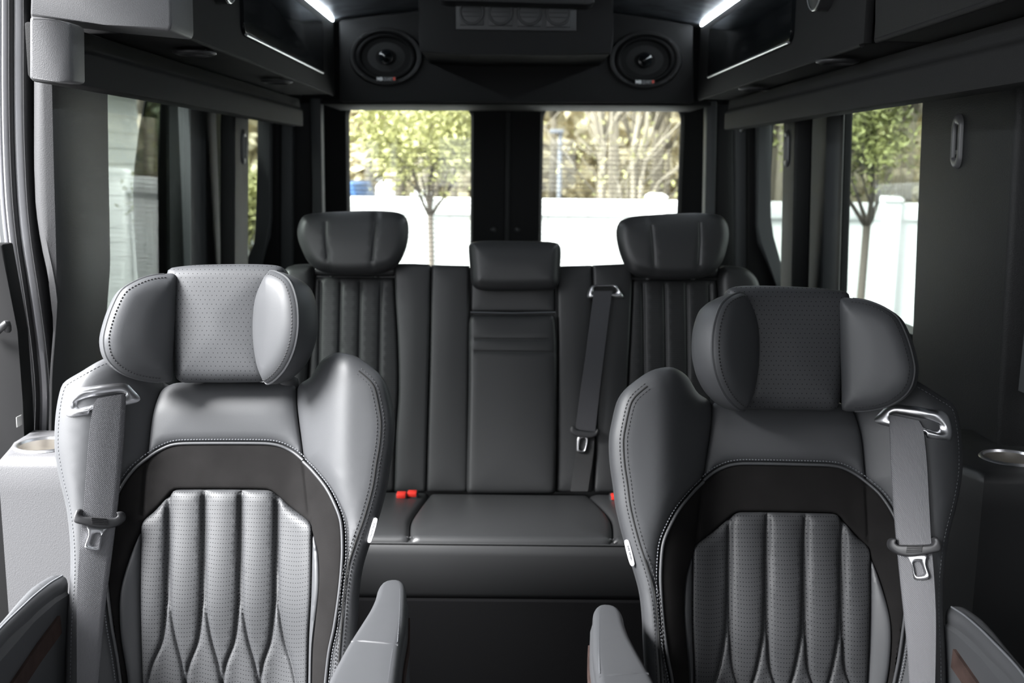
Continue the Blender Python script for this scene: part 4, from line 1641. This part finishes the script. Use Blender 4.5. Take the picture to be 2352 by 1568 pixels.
    def side_strip(pts, prof_):
        V = [p + np.array([dx, 0, dz]) for p in pts for dx, dz in prof_]
        k = len(prof_)
        Fc = [(i * k + a_, i * k + (a_ + 1) % k, (i + 1) * k + (a_ + 1) % k, (i + 1) * k + a_) for i in range(len(pts) - 1) for a_ in range(k)]
        Fc += [tuple(range(k))[::-1], tuple((len(pts) - 1) * k + a_ for a_ in range(k))]
        return V, Fc
    e3 = smooth_path(np.array(edge_a), 0.02)
    v, f = side_strip(list(e3), [(-0.012, -0.006), (-0.002, -0.010), (0.003, -0.03), (0.006, -0.27), (-0.04, -0.27), (-0.04, -0.03)])
    put('arm_side', v, f, ML, aisle, sharp=60)
    n_ = len(e3)
    mid_ = [p for p in e3[max(1, n_ // 8):]]
    v = []
    for i_, p in enumerate(mid_):
        w_ = 0.008 + 0.012 * min(1.0, i_ / 8.0)
        v += [p + np.array([0.0052, 0, -0.030]), p + np.array([0.0056, 0, -0.030 - w_]), p + np.array([0.001, 0, -0.030 - w_]), p + np.array([0.001, 0, -0.030])]
    f = [(i_ * 4 + a_, i_ * 4 + (a_ + 1) % 4, (i_ + 1) * 4 + (a_ + 1) % 4, (i_ + 1) * 4 + a_) for i_ in range(len(mid_) - 1) for a_ in range(4)]
    f += [(0, 1, 2, 3)[::-1], tuple((len(mid_) - 1) * 4 + a_ for a_ in range(4))]
    ss = put('suede_strip', v, f, M_brown, aisle, sharp=40)
    ss['label'] = 'brown suede strip'
    outer = pillow('armrest', AR_L, af, ML, st, tf=0.0, tb=0.10, R_=0.020, ds=0.014, hmid=lambda u, v: 0 * u, extra=lambda u, v, d: -0.016 * (1 - prof(d / 0.020)))
    inner_e = AR_L[[0, 10, 9, 8, 7]]
    sd_pts = [af.w(p[0], p[1], -0.012) for p in inner_e]
    V = []
    for p in sd_pts:
        V += [p + np.array([-0.012, 0, 0.0]), p + np.array([0.004, 0, -0.016]), p + np.array([0.006, 0, -0.30]), p + np.array([-0.03, 0, -0.30])]
    Fc = []
    for i in range(len(sd_pts) - 1):
        for j in range(4):
            l = (j + 1) % 4
            Fc.append((i * 4 + j, i * 4 + l, (i + 1) * 4 + l, (i + 1) * 4 + j))
    Fc += [(0, 1, 2, 3)[::-1], tuple((len(sd_pts) - 1) * 4 + i for i in range(4))]
    put('arm_side', V, Fc, ML, outer, sharp=40)
    V = []
    for i, p in enumerate(sd_pts[1:4]):
        z0 = -0.036 - 0.012 * i
        V += [p + np.array([0.0085, 0, z0]), p + np.array([0.0092, 0, z0 - 0.026]), p + np.array([0.003, 0, z0 - 0.026]), p + np.array([0.003, 0, z0])]
    Fc = []
    for i in range(2):
        for j in range(4):
            l = (j + 1) % 4
            Fc.append((i * 4 + j, i * 4 + l, (i + 1) * 4 + l, (i + 1) * 4 + j))
    Fc += [(0, 1, 2, 3)[::-1], (8, 9, 10, 11)]
    sp_ = put('suede_strip', V, Fc, M_brown, outer, sharp=40)
    sp_['label'] = 'brown suede strip'
    bead = np.array([af.w(p[0] - 0.004, p[1], 0.0) for p in inner_e])
    tube('stitched_edge', smooth_path(bead, 0.01), 0.0016, M_stitch, outer, 6)

    # --- seat cushion and base, below the picture
    x0 = P0[0] + UC
    cf = Frame((x0, 1.18, 0.47), (1, 0, 0), (0, 1, -0.08))
    cu = pillow('seat_cushion', [(-0.24, -0.26), (0.24, -0.26), (0.26, 0.0), (0.25, 0.24), (-0.25, 0.24), (-0.26, 0.0)], cf, ML, st, tf=0.03, tb=0.10, R_=0.05, ds=0.03, crown=0.012)
    prism('seat_base', [(x0 - 0.20, 1.00, 0.0), (x0 + 0.20, 1.00, 0.0), (x0 + 0.20, 1.42, 0.0), (x0 - 0.20, 1.42, 0.0)], (0, 0, 0.40), M_plastic, st, 0.02)
    prism('back_hinge', [(x0 - 0.22, 1.36, 0.30), (x0 + 0.22, 1.36, 0.30), (x0 + 0.22, 1.50, 0.33), (x0 - 0.22, 1.50, 0.33)], (0, 0.0, 0.14), M_plastic, st, 0.01)
    return st


XF = None
xl0 = P0[0] + UC
build_seat('captain_seat', 'brightly lit grey leather captain seat beside the open doorway with raised headrest', (xl0, 1.2, 0))
XR0, DY, DZ = 0.412, -0.072, -0.003
SECOND = np.array([XR0, DY, DZ])


def mirror(v):
    o = np.array(v, float)
    o[:, 0] = XR0 - (o[:, 0] - xl0)
    o[:, 1] += DY
    o[:, 2] += DZ
    return o


XF = mirror
build_seat('captain_seat', 'dark grey leather captain seat away from the doorway with lowered headrest', (XR0, 1.2 + DY, 0), hdz=-0.013)
XF = None

# ================================================================== REAR BENCH
BREC = R(14)
bp0 = hY(1178, 900, 2.47)
bf = Frame(bp0, (1, 0, 0), (0, math.sin(BREC), math.cos(BREC)))


def bq(pts, dh=0.0): return bf.uv(pts, None, dh)


bench = thing('rear_bench', 'dark leather three-place rear bench with three headrests and folded centre armrest', 'seat', (float(bp0[0]), 2.2, 0))
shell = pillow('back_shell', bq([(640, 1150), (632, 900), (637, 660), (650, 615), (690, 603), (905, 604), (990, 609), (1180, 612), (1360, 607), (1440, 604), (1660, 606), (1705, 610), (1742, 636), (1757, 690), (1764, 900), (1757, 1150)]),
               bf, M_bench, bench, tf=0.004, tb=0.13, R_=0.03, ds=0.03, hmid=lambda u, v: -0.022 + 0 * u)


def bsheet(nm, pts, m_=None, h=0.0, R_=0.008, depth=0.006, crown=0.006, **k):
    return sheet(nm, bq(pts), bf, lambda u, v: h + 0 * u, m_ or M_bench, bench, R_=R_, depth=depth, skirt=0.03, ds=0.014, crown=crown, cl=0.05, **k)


bsheet('side_bolster', [(645, 640), (655, 615), (680, 607), (718, 610), (722, 640), (712, 760), (704, 900), (704, 1130), (650, 1130), (640, 900)], h=0.012, R_=0.022, depth=0.024)
bsheet('fluted_panel', [(722, 634), (722, 634), (905, 636), (905, 636), (908, 700), (913, 800), (914, 900), (908, 1000), (905, 1130), (905, 1130), (705, 1130), (705, 900), (714, 760)], M_benchp, h=-0.006,
       grooves=[bq([(x, 638), (x - 3, 800), (x - 6, 1000), (x - 6, 1125)]) for x in (735, 782, 827, 874)], gw=0.004, gd=0.006, R_=0.008, depth=0.008)
bsheet('upper_roll', [(722, 610), (905, 608), (905, 631), (722, 630)], h=-0.004, R_=0.010, depth=0.010)
bsheet('inner_bolster', [(905, 606), (905, 606), (940, 605), (989, 607), (989, 607), (986, 800), (981, 1000), (978, 1130), (978, 1130), (906, 1130), (906, 1130), (910, 1000), (916, 900), (914, 780), (908, 680)], h=0.006)
bsheet('inner_bolster', [(991, 608), (991, 608), (1078, 610), (1078, 610), (1078, 720), (1073, 1130), (1073, 1130), (980, 1130), (980, 1130), (983, 1000), (988, 800)], h=0.004)
bsheet('centre_panel', [(1081, 616), (1081, 616), (1276, 616), (1276, 616), (1276, 717), (1276, 717), (1080, 717), (1080, 717)], h=-0.004, R_=0.008, depth=0.008)
flap = bsheet('folding_armrest', [(1082, 727), (1086, 724), (1268, 724), (1274, 728), (1279, 800), (1278, 1000), (1275, 1128), (1270, 1133), (1078, 1133), (1072, 1128), (1076, 900), (1077, 740)], h=0.020, R_=0.012, depth=0.012, crown=0.006,
              grooves=[bq([(1080, 781), (1277, 782)]), bq([(1080, 809), (1277, 811)])], gw=0.003, gd=0.0022)
pull = np.array([bf.w(*p, 0.004) for p in bq([(1080, 717), (1178, 719), (1276, 717)])])
tube('bright_seam', pull, 0.0016, M_stitch, bench, 6)
bsheet('inner_bolster', [(1279, 611), (1279, 611), (1359, 609), (1359, 609), (1361, 700), (1362, 800), (1366, 1000), (1362, 1130), (1362, 1130), (1277, 1130), (1277, 1130), (1281, 800)], h=0.004)
bsheet('inner_bolster', [(1361, 609), (1361, 609), (1450, 605), (1450, 605), (1452, 640), (1447, 760), (1440, 900), (1438, 1130), (1438, 1130), (1364, 1130), (1364, 1130), (1368, 1000), (1364, 800), (1363, 700)], h=0.006)
bsheet('fluted_panel', [(1453, 640), (1453, 640), (1648, 640), (1648, 640), (1655, 760), (1660, 900), (1660, 1130), (1660, 1130), (1440, 1130), (1440, 1130), (1441, 900), (1448, 760)], M_benchp, h=-0.006,
       grooves=[bq([(x, 644), (x + 2, 800), (x + 4, 1000), (x + 4, 1125)]) for x in (1478, 1528, 1578, 1632)], gw=0.004, gd=0.006, R_=0.008, depth=0.008)
bsheet('upper_roll', [(1455, 610), (1648, 612), (1648, 636), (1455, 635)], h=-0.004, R_=0.010, depth=0.010)
bsheet('side_bolster', [(1650, 635), (1658, 611), (1690, 609), (1720, 618), (1742, 642), (1752, 690), (1758, 900), (1755, 1130), (1662, 1130), (1662, 900), (1655, 740)], h=0.012, R_=0.022, depth=0.024)

hb_ = 0.055
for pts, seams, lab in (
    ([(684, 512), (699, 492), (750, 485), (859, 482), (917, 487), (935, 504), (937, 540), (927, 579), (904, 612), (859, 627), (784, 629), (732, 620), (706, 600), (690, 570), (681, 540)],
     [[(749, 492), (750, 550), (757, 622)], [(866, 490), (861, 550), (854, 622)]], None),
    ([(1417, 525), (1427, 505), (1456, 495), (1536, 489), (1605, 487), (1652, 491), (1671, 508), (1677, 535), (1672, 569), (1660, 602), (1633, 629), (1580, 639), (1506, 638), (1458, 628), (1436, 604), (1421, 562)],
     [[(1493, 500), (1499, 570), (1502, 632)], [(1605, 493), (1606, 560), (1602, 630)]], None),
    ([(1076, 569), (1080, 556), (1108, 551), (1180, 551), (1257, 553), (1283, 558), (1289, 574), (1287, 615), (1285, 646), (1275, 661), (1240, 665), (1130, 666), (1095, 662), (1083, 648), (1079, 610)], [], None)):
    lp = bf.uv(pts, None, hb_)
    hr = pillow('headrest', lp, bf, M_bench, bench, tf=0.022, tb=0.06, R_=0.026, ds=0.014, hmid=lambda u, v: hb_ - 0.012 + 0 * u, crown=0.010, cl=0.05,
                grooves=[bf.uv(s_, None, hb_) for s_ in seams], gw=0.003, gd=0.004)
    c = lp.mean(0)
    lowv = lp[:, 1].min()
    for dx in (-0.055, 0.055):
        tube('headrest_post', [bf.w(c[0] + dx, lowv + 0.03, 0.0), bf.w(c[0] + dx, lowv - 0.05, -0.06)], 0.0055, M_chrome, hr, 10)

# bench belt
bbz = rim_ring('belt_bezel', bq([(1348, 682), (1349, 672), (1355, 660), (1362, 656), (1415, 656), (1423, 665), (1432, 682), (1429, 687), (1404, 684), (1400, 676), (1366, 676), (1363, 686), (1351, 686)]),
               bq([(1364, 672), (1366, 662), (1376, 661), (1408, 661), (1413, 668), (1411, 674), (1402, 675), (1385, 675), (1366, 676)]), bf, zero, M_chrome, bench, H=0.010, dh=0.010, n=90)
bbz['label'] = 'polished chrome belt guide'
plate('belt_slot', bq([(1362, 675), (1365, 661), (1410, 661), (1412, 675)]), bf, zero, M_hole, bbz, 0.010, 0.003, 0.006, 0.0005, 0.004)
bbl = ribbon('seat_belt', bq([(1364, 668), (1361, 690), (1347, 800), (1333, 900), (1322, 985)], 0.02), bq([(1407, 668), (1403, 690), (1389, 800), (1377, 900), (1367, 992)], 0.02), bf, zero, M_webd, bench, dh=0.022)
ribbon('lap_belt', bq([(1330, 1000), (1322, 1050), (1310, 1128)], 0.015), bq([(1366, 1000), (1362, 1050), (1350, 1128)], 0.015), bf, zero, M_webl, bench, dh=0.017)
plate('belt_tongue', bq([(1310, 992), (1312, 980), (1317, 979), (1322, 987), (1366, 992), (1370, 985), (1374, 988), (1371, 999), (1355, 1005), (1322, 1001)], 0.024), bf, zero, M_plastic, bbl, 0.022, 0.010, 0.006, 0.003, 0.003)
rim_ring('tongue_plate', bq([(1327, 1002), (1350, 1003), (1347, 1030), (1343, 1038), (1326, 1037), (1324, 1030)], 0.024), bq([(1333, 1008), (1345, 1008), (1341, 1032), (1330, 1032)], 0.024), bf, zero, M_chrome, bbl, H=0.005, dh=0.022, n=48, m=5)

# cushion
cb = bf.w(*bq([(1178, 1134)])[0], 0.0)
TL = R(5)
cfm = Frame(cb, (1, 0, 0), (0, math.cos(TL), -math.sin(TL)))
front_uv = cfm.uv([(1178, 1236)])[0]


def cq(pts): return cfm.uv(pts)


vb = 0.02
ul, ur = float(cq([(640, 1140)])[0][0]), float(cq([(1760, 1140)])[0][0])
vf = float(front_uv[1])


def csheet(nm, pts, h=0.0, **k):
    return sheet(nm, pts, cfm, lambda u, v: h + 0 * u, M_bench, bench, R_=0.014, depth=0.012, skirt=0.03, ds=0.018, crown=0.010, cl=0.06, **k)


a1, a2, a3 = cq([(987, 1133), (946, 1190), (943, 1231)])
b1, b2, b3 = cq([(1352, 1137), (1400, 1187), (1406, 1239)])
vback = max(a1[1], b1[1]) + 0.01
csheet('cushion_centre', [a1, a1, a2, (a3[0], vf + 0.006), (a3[0] + 0.006, vf), (b3[0] - 0.006, vf), (b3[0], vf + 0.006), b2, b1, b1])
csheet('cushion_side', [(ul, vback), (ul, vback), (ul - 0.03, 0.5 * vf), (ul - 0.04, vf), (ul - 0.04, vf), (a3[0] - 0.008, vf), (a3[0] - 0.002, vf + 0.006), (a2[0] - 0.002, a2[1]), (a1[0] - 0.002, vback), (a1[0] - 0.002, vback)])
csheet('cushion_side', [(ur, vback), (ur, vback), (b1[0] + 0.002, vback), (b1[0] + 0.002, vback), (b2[0] + 0.002, b2[1]), (b3[0] + 0.002, vf), (b3[0] + 0.002, vf + 0.006), (b3[0] + 0.008, vf), (ur + 0.04, vf), (ur + 0.04, vf), (ur + 0.03, 0.5 * vf)])
fe = cfm.w(0, vf, 0)
yfr, zfr = float(fe[1]), float(fe[2])
xa, xb = cfm.w(ul - 0.04, 0, 0)[0], cfm.w(ur + 0.04, 0, 0)[0]
zbot = float(hY(1178, 1382, yfr + 0.03)[2])
# rounded front of the cushion: profile swept across
prf = [(yfr + 0.02, zfr - 0.008), (yfr + 0.004, zfr - 0.010), (yfr - 0.006, zfr - 0.018), (yfr - 0.009, zfr - 0.035), (yfr - 0.007, zfr - 0.06), (yfr + 0.002, zbot + 0.03), (yfr + 0.022, zbot), (yfr + 0.10, zbot - 0.002), (yfr + 0.10, zfr - 0.03)]
bm = bmesh.new()
add_prism(bm, [(xa, y, z) for y, z in prf], (xb - xa, 0, 0))
bm_put('cushion_front', bm, M_bench, bench, 60)
tube('front_seam', [(xa, yfr - 0.002, zfr - 0.012), (xb, yfr - 0.002, zfr - 0.012)], 0.0022, M_bench, bench, 8)
cff = Frame((0, yfr, zfr), (1, 0, 0), (0, 1, 0))
stitches('stitching', [(a3[0] + cb[0] - 0.10, 0.010), (b3[0] + cb[0] + 0.08, 0.010)], cff, zero, M_stitchd, bench, -0.003, 0.007, 0.0045, 0.0012)
# filled core under the cushion panels
prism('cushion_core', [(xa + 0.02, yfr + 0.03, zfr - 0.015), (xa + 0.02, float(cb[1]) + 0.02, float(cb[2]) - 0.02), (xa + 0.02, float(cb[1]) + 0.02, zbot), (xa + 0.02, yfr + 0.03, zbot)], (xb - xa - 0.04, 0, 0), M_bench, bench, 0.004)
zb0 = float(hY(1178, 1381, yfr + 0.004)[2])
box('bench_base', (xa + 0.03, yfr + 0.004, 0.0), (xb - 0.03, float(cb[1]) + 0.12, zbot - 0.001), M_carpet, bench, 0.002)
box('base_panel', (xa + 0.03, yfr - 0.012, 0.0), (xb - 0.03, yfr + 0.003, float(hY(1178, 1381, yfr - 0.012)[2])), M_carpet, bench, 0.002)

# red belt buckles in the cushion
for px, py in ((922, 1147), (947, 1144), (1413, 1151)):
    c = cfm.w(*cq([(px, py)])[0], 0.010)
    bk = thing('belt_buckle', {922: 'red-topped belt buckle in the cushion, the outer one of a close pair', 947: 'red-topped belt buckle in the cushion, the inner one of a close pair', 1413: 'single belt buckle half hidden behind the dark captain seat'}[px], 'buckle', c, 'red belt buckles on the bench')
    box('buckle_body', c + np.array([-0.013, -0.012, -0.03]), c + np.array([0.013, 0.016, 0.006]), M_plastic, bk, 0.003)
    box('release_button', c + np.array([-0.011, -0.0135, -0.004]), c + np.array([0.011, 0.008, 0.0085]), M_red, bk, 0.003)

# ================================================================== OUTSIDE
rng = random.Random(5)
Y_F = 8.2
GZ = -0.82
ztop = float(hY(1200, 456, Y_F)[2])
fe = thing('fence', 'white vinyl privacy fence with top rail running across behind the van', 'fence', (0.8, Y_F, GZ))
xpost = float(hY(1508, 450, Y_F)[0])
posts = [xpost + 1.83 * k for k in range(-2, 4)]
posts = [-2.84] + posts
for k, x in enumerate(posts):
    box('post', (x - 0.065, Y_F - 0.055, GZ), (x + 0.065, Y_F + 0.075, ztop + 0.012), M_white, fe, 0.004)
    bm = bmesh.new()
    add_box(bm, (x - 0.078, Y_F - 0.068, ztop + 0.012), (x + 0.078, Y_F + 0.088, ztop + 0.030))
    add_prism(bm, [(x - 0.078, Y_F - 0.068, ztop + 0.030), (x + 0.078, Y_F - 0.068, ztop + 0.030), (x + 0.050, Y_F - 0.068, ztop + 0.052), (x - 0.050, Y_F - 0.068, ztop + 0.052)], (0, 0.156, 0))
    bm_put('post_cap', bm, M_white, fe)
    if k < len(posts) - 1:
        xa_, xb_ = x + 0.065, posts[k + 1] - 0.065
        bm = bmesh.new()
        n = 11
        for i in range(n):
            a = xa_ + (xb_ - xa_) * i / n
            b = xa_ + (xb_ - xa_) * (i + 1) / n
            add_box(bm, (a + 0.002, Y_F + 0.005, GZ + 0.08), (b - 0.002, Y_F + 0.022, ztop - 0.10))
        bm_put('panel', bm, M_white, fe)
        box('rail', (xa_, Y_F - 0.022, ztop - 0.13), (xb_, Y_F + 0.045, ztop), M_white, fe, 0.004)


def branch(parts, p, d, L, r, depth, tips, spread, up, nb):
    n = 4
    pts, rad = [p], [r]
    for i in range(n):
        d = nrm(d + np.array([rng.uniform(-1, 1), rng.uniform(-1, 1), rng.uniform(-0.6, 1)]) * 0.16 + np.array([0, 0, up]))
        pts.append(pts[-1] + d * L / n)
        rad.append(r * (1 - 0.45 * (i + 1) / n))
    parts.append(tube_data(pts, rad, 5))
    if depth == 0:
        tips.append((pts[-1], L))
        tips.append((pts[2], L))
        return
    for k in range(nb):
        i = rng.randint(2, n)
        a = rng.uniform(0, 2 * math.pi)
        side = nrm(np.cross(d, (math.cos(a), math.sin(a), 0.2)))
        branch(parts, pts[i], nrm(d + side * spread * rng.uniform(0.6, 1.2)), L * rng.uniform(0.62, 0.85), rad[i] * 0.62, depth - 1, tips, spread, up, nb)
    tips.append((pts[-1], L * 0.6))


def leaves(tips, per, size, rad, zmin=-9):
    V, Fc = [], []
    for p, L in tips:
        for _ in range(per):
            c = p + np.array([rng.gauss(0, rad), rng.gauss(0, rad), rng.gauss(0, rad)])
            if c[2] < zmin:
                continue
            u = nrm([rng.uniform(-1, 1), rng.uniform(-1, 1), rng.uniform(-1, 1)])
            w = nrm(np.cross(u, [rng.uniform(-1, 1), rng.uniform(-1, 1), rng.uniform(-1, 1)]))
            s_ = size * rng.uniform(0.6, 1.3)
            o = len(V)
            V += [c - u * s_, c + w * s_ * 0.45, c + u * s_, c - w * s_ * 0.45]
            Fc.append((o, o + 1, o + 2, o + 3))
    return np.array(V), Fc


def tree(name, label, loc, H0, r, L, depth, nb, spread, per, lsize, lrad, bark, leafm, group=None, up=0.08, lean=(0, 0, 1), zmin=-9):
    t = thing(name, label, 'tree', loc, group)
    parts, tips = [], []
    p = np.array(loc, float)
    d = nrm(lean)
    top = p + d * H0
    parts.append(tube_data([p, p + d * H0 * 0.5 + np.array([0.004, 0, 0]), top], [r, r * 0.9, r * 0.8], 8))
    for k in range(nb + 1):
        a = 2 * math.pi * (k + rng.uniform(-0.2, 0.2)) / (nb + 1)
        dd = nrm(np.array([math.cos(a) * spread, math.sin(a) * spread, 1.0]))
        branch(parts, top - d * 0.02, dd, L, r * 0.55, depth, tips, spread, up, nb)
    branch(parts, top - d * 0.02, d, L * 1.2, r * 0.7, depth, tips, spread, up, nb)
    v, f = merge(parts)
    put('trunk', v, f, bark, t)
    v, f = leaves(tips, per, lsize, lrad, zmin)
    put('foliage', v, f, leafm, t, False)
    return t


Y_T = 7.2
base = hY(981, 600, Y_T)
fork = hY(972, 492, Y_T)
tree('young_tree', 'young yellow-green tree in front of the fence behind the doorway side rear window', (float(base[0]) + 0.05, Y_T, GZ), float(fork[2]) - GZ, 0.024, 0.36, 3, 3, 0.68, 18, 0.024, 0.08, M_bark, M_leaf, None, 0.05,
     (float(fork[0] - base[0]) / 1.6, 0, 1), float(fork[2]) + 0.02)
Y_T2 = 5.6
base = hY(1966, 660, Y_T2)
fork = hY(1975, 515, Y_T2)
tree('young_tree', 'young green tree with forked trunk outside the window beside the wide slotted pillar', (float(base[0]), Y_T2, GZ), float(fork[2]) - GZ, 0.026, 0.28, 3, 3, 0.6, 12, 0.020, 0.055, M_bark, M_leafd, None, 0.06,
     (0.02, 0, 1), float(fork[2]) - 0.10)
base = hY(400, 600, 7.5)
tree('young_tree', 'dark leafy tree outside the open sliding door beside the pale building', (float(base[0]), 7.5, GZ), 1.45, 0.03, 0.2, 3, 3, 0.5, 18, 0.022, 0.06, M_bark, M_leafd, None, 0.06)
base = hY(584, 600, 7.3)
tree('young_tree', 'yellow-green shrub tree at the fence seen through the doorway side quarter window', (float(base[0]) - 0.1, 7.4, GZ), 1.35, 0.02, 0.26, 3, 3, 0.6, 14, 0.024, 0.07, M_bark, M_leaf, None, 0.06)

# pale bare multi-stem trees beyond the fence
stem = thing('bare_tree', 'pale bare many-stemmed tree beyond the fence near the fence post cap', 'tree', (float(hY(1450, 450, 11)[0]), 11, GZ))
parts, tips = [], []
for (xa_, ya_), (xb_, yb_), r in (((1400, 452), (1405, 250), 0.02), ((1428, 452), (1340, 240), 0.025), ((1455, 452), (1470, 240), 0.045), ((1470, 452), (1490, 240), 0.04), ((1440, 400), (1457, 330), 0.015), ((1500, 440), (1560, 380), 0.018),
                                  ((1370, 452), (1310, 370), 0.018), ((1425, 460), (1370, 300), 0.014), ((1480, 380), (1555, 290), 0.02), ((1384, 452), (1378, 250), 0.022), ((1418, 452), (1395, 400), 0.014)):
    a, b = hY(xa_, ya_, 11), hY(xb_, yb_, 11 + rng.uniform(-0.4, 0.4))
    root = np.array([a[0] * 0.5 + 0.5 * float(stem.location.x), 11, GZ])
    mid = a * 0.6 + b * 0.4 + np.array([rng.uniform(-.05, .05), 0, 0])
    tops = b + (b - a) * 0.9
    pth = smooth_path([root, a, mid, b, tops], 0.12)
    parts.append(tube_data(pth, np.linspace(r * 1.1, r * 0.35, len(pth)), 6))
    for _ in range(7):
        i = rng.randint(len(pth) // 3, len(pth) - 1)
        dd = nrm([rng.uniform(-1, 1), rng.uniform(-0.5, 0.5), rng.uniform(0.3, 1)])
        parts.append(tube_data([pth[i], pth[i] + dd * 0.2, pth[i] + dd * 0.45 + np.array([0, 0, 0.06])], [r * 0.35, r * 0.25, r * 0.1], 4))
        tips.append((pth[i] + dd * 0.4, 0.3))
v, f = merge(parts)
put('trunk', v, f, M_barkw, stem)
v, f = leaves(tips, 4, 0.028, 0.07)
put('foliage', v, f, M_leaf, stem, False)

# wood behind: three bare trees repeated
protos = []
for k in range(3):
    t = tree('woodland_tree', 'tall bare budding tree in the wood beyond the fence', (0, 0, GZ), 2.6 + 0.5 * k, 0.10 + 0.02 * k, 2.2, 3, 3, 0.5, 10, 0.075, 0.34, M_barkw, M_leafb, 'trees of the wood beyond the fence', 0.10)
    protos.append(t)
first = [True, True, True]
for i in range(46):
    k = i % 3
    y = 22 + 2.2 * (i % 7) + rng.uniform(-0.8, 0.8)
    x = -9 + 24 * (i + rng.uniform(-0.4, 0.4)) / 46
    if first[k]:
        t = protos[k]
        first[k] = False
    else:
        t = protos[k].copy()
        COL.objects.link(t)
        for ch in protos[k].children:
            c = ch.copy()
            COL.objects.link(c)
            c.parent = t
    t.location = (x, y, GZ)
    t.rotation_euler = (0, 0, rng.uniform(0, 6.28))
# twiggy undergrowth nobody could count
V, Fc = [], []
for _ in range(26000):
    c = np.array([rng.uniform(-14, 20), rng.uniform(36, 44), GZ + 8.0 * rng.random()**1.3])
    u = nrm([rng.uniform(-1, 1), rng.uniform(-1, 1), rng.uniform(-0.3, 1)])
    w = nrm(np.cross(u, [0.3, 1, rng.uniform(-1, 1)]))
    s_ = rng.uniform(0.16, 0.45)
    o = len(V)
    V += [c - u * s_, c + w * s_ * 0.5, c + u * s_, c - w * s_ * 0.5]
    Fc.append((o, o + 1, o + 2, o + 3))
tag(put('undergrowth', V, Fc, M_leafb, None, False), 'hazy tan and green undergrowth deep in the wood beyond the fence', 'undergrowth', None, 'stuff')

# lamp post, parked vehicle and white cabinet beyond the fence
a, b = hY(1284, 470, 17), hY(1281, 303, 17)
lp_ = thing('lamp_post', 'slim blue-grey lamp post beyond the fence', 'lamp post', (a[0], 17, GZ))
tube('pole', [(a[0], 17, GZ), (a[0], 17, b[2])], 0.035, M_pole, lp_, 12)
box('lamp_head', (a[0] - 0.17, 16.93, b[2] - 0.02), (a[0] + 0.05, 17.07, b[2] + 0.04), M_pole, lp_, 0.01)
cx = float(hY(845, 440, 20)[0])
car = thing('parked_car', 'blue parked car showing its roof above the fence', 'car', (cx - 1.0, 20, GZ))
ht = float(hY(820, 419, 20)[2])
prism('body', [(cx - 1.95, 19.1, GZ + 0.35), (cx + 0.03, 19.1, GZ + 0.35), (cx + 0.03, 19.1, GZ + 1.15), (cx - 0.06, 19.1, GZ + 1.25), (cx - 1.85, 19.1, GZ + 1.25), (cx - 1.95, 19.1, GZ + 1.1)], (0, 4.2, 0), M_blue, car, 0.05, 3)
prism('cabin', [(cx - 1.82, 19.6, GZ + 1.24), (cx - 0.08, 19.6, GZ + 1.24), (cx - 0.22, 19.6, ht), (cx - 1.68, 19.6, ht)], (0, 2.6, 0), M_blue, car, 0.06, 3)
prism('rear_window', [(cx - 1.70, 19.59, GZ + 1.32), (cx - 0.20, 19.59, GZ + 1.32), (cx - 0.30, 19.59, ht - 0.10), (cx - 1.60, 19.59, ht - 0.10)], (0, 0.03, 0), M_gloss, car, 0.01)
for dx in (-1.7, -0.2):
    v, f = lathe_data([(0, 0.11), (0.2, 0.11), (0.33, 0.09), (0.34, 0.0), (0.33, -0.09), (0, -0.09)], (cx + dx, 19.9, GZ + 0.34), (1, 0, 0), 28)
    put('wheel', v, f, M_seal, car, sharp=40)
a, b = hY(866, 455, 14), hY(904, 415, 14)
wc = thing('utility_cabinet', 'white rounded utility cabinet standing beyond the fence', 'cabinet', ((a[0] + b[0]) / 2, 14, GZ))
prism('cabinet_body', [(a[0], 13.9, GZ), (b[0], 13.9, GZ), (b[0], 13.9, b[2] - 0.05), (b[0] - 0.05, 13.9, b[2]), (a[0] + 0.06, 13.9, b[2]), (a[0], 13.9, b[2] - 0.06)], (0, 0.3, 0), M_white, wc, 0.02, 3)

# pale sided building along the doorway side
bx = -2.93
bd = thing('building', 'pale building with horizontal siding beyond the doorway side window', 'building', (bx, 7, GZ))
zt0 = float(hX(262, 218, bx)[2])
bm = bmesh.new()
z = GZ
while z < zt0:
    add_prism(bm, [(bx - 0.005, 4.2, z), (bx + 0.012, 4.2, z), (bx, 4.2, z + 0.115), (bx - 0.005, 4.2, z + 0.115)], (0, 4.25, 0))
    z += 0.115
bm_put('siding', bm, M_siding, bd, 20)
box('wall', (bx - 3.0, 4.2, GZ), (bx - 0.004, 8.45, zt0), M_siding, bd, 0)
prism('roof', [(bx + 0.25, 4.0, zt0), (bx + 0.25, 4.0, zt0 + 0.10), (bx - 1.5, 4.0, zt0 + 0.9), (bx - 3.2, 4.0, zt0 + 0.1), (bx - 3.2, 4.0, zt0)], (0, 4.5, 0), M_pole, bd, 0)
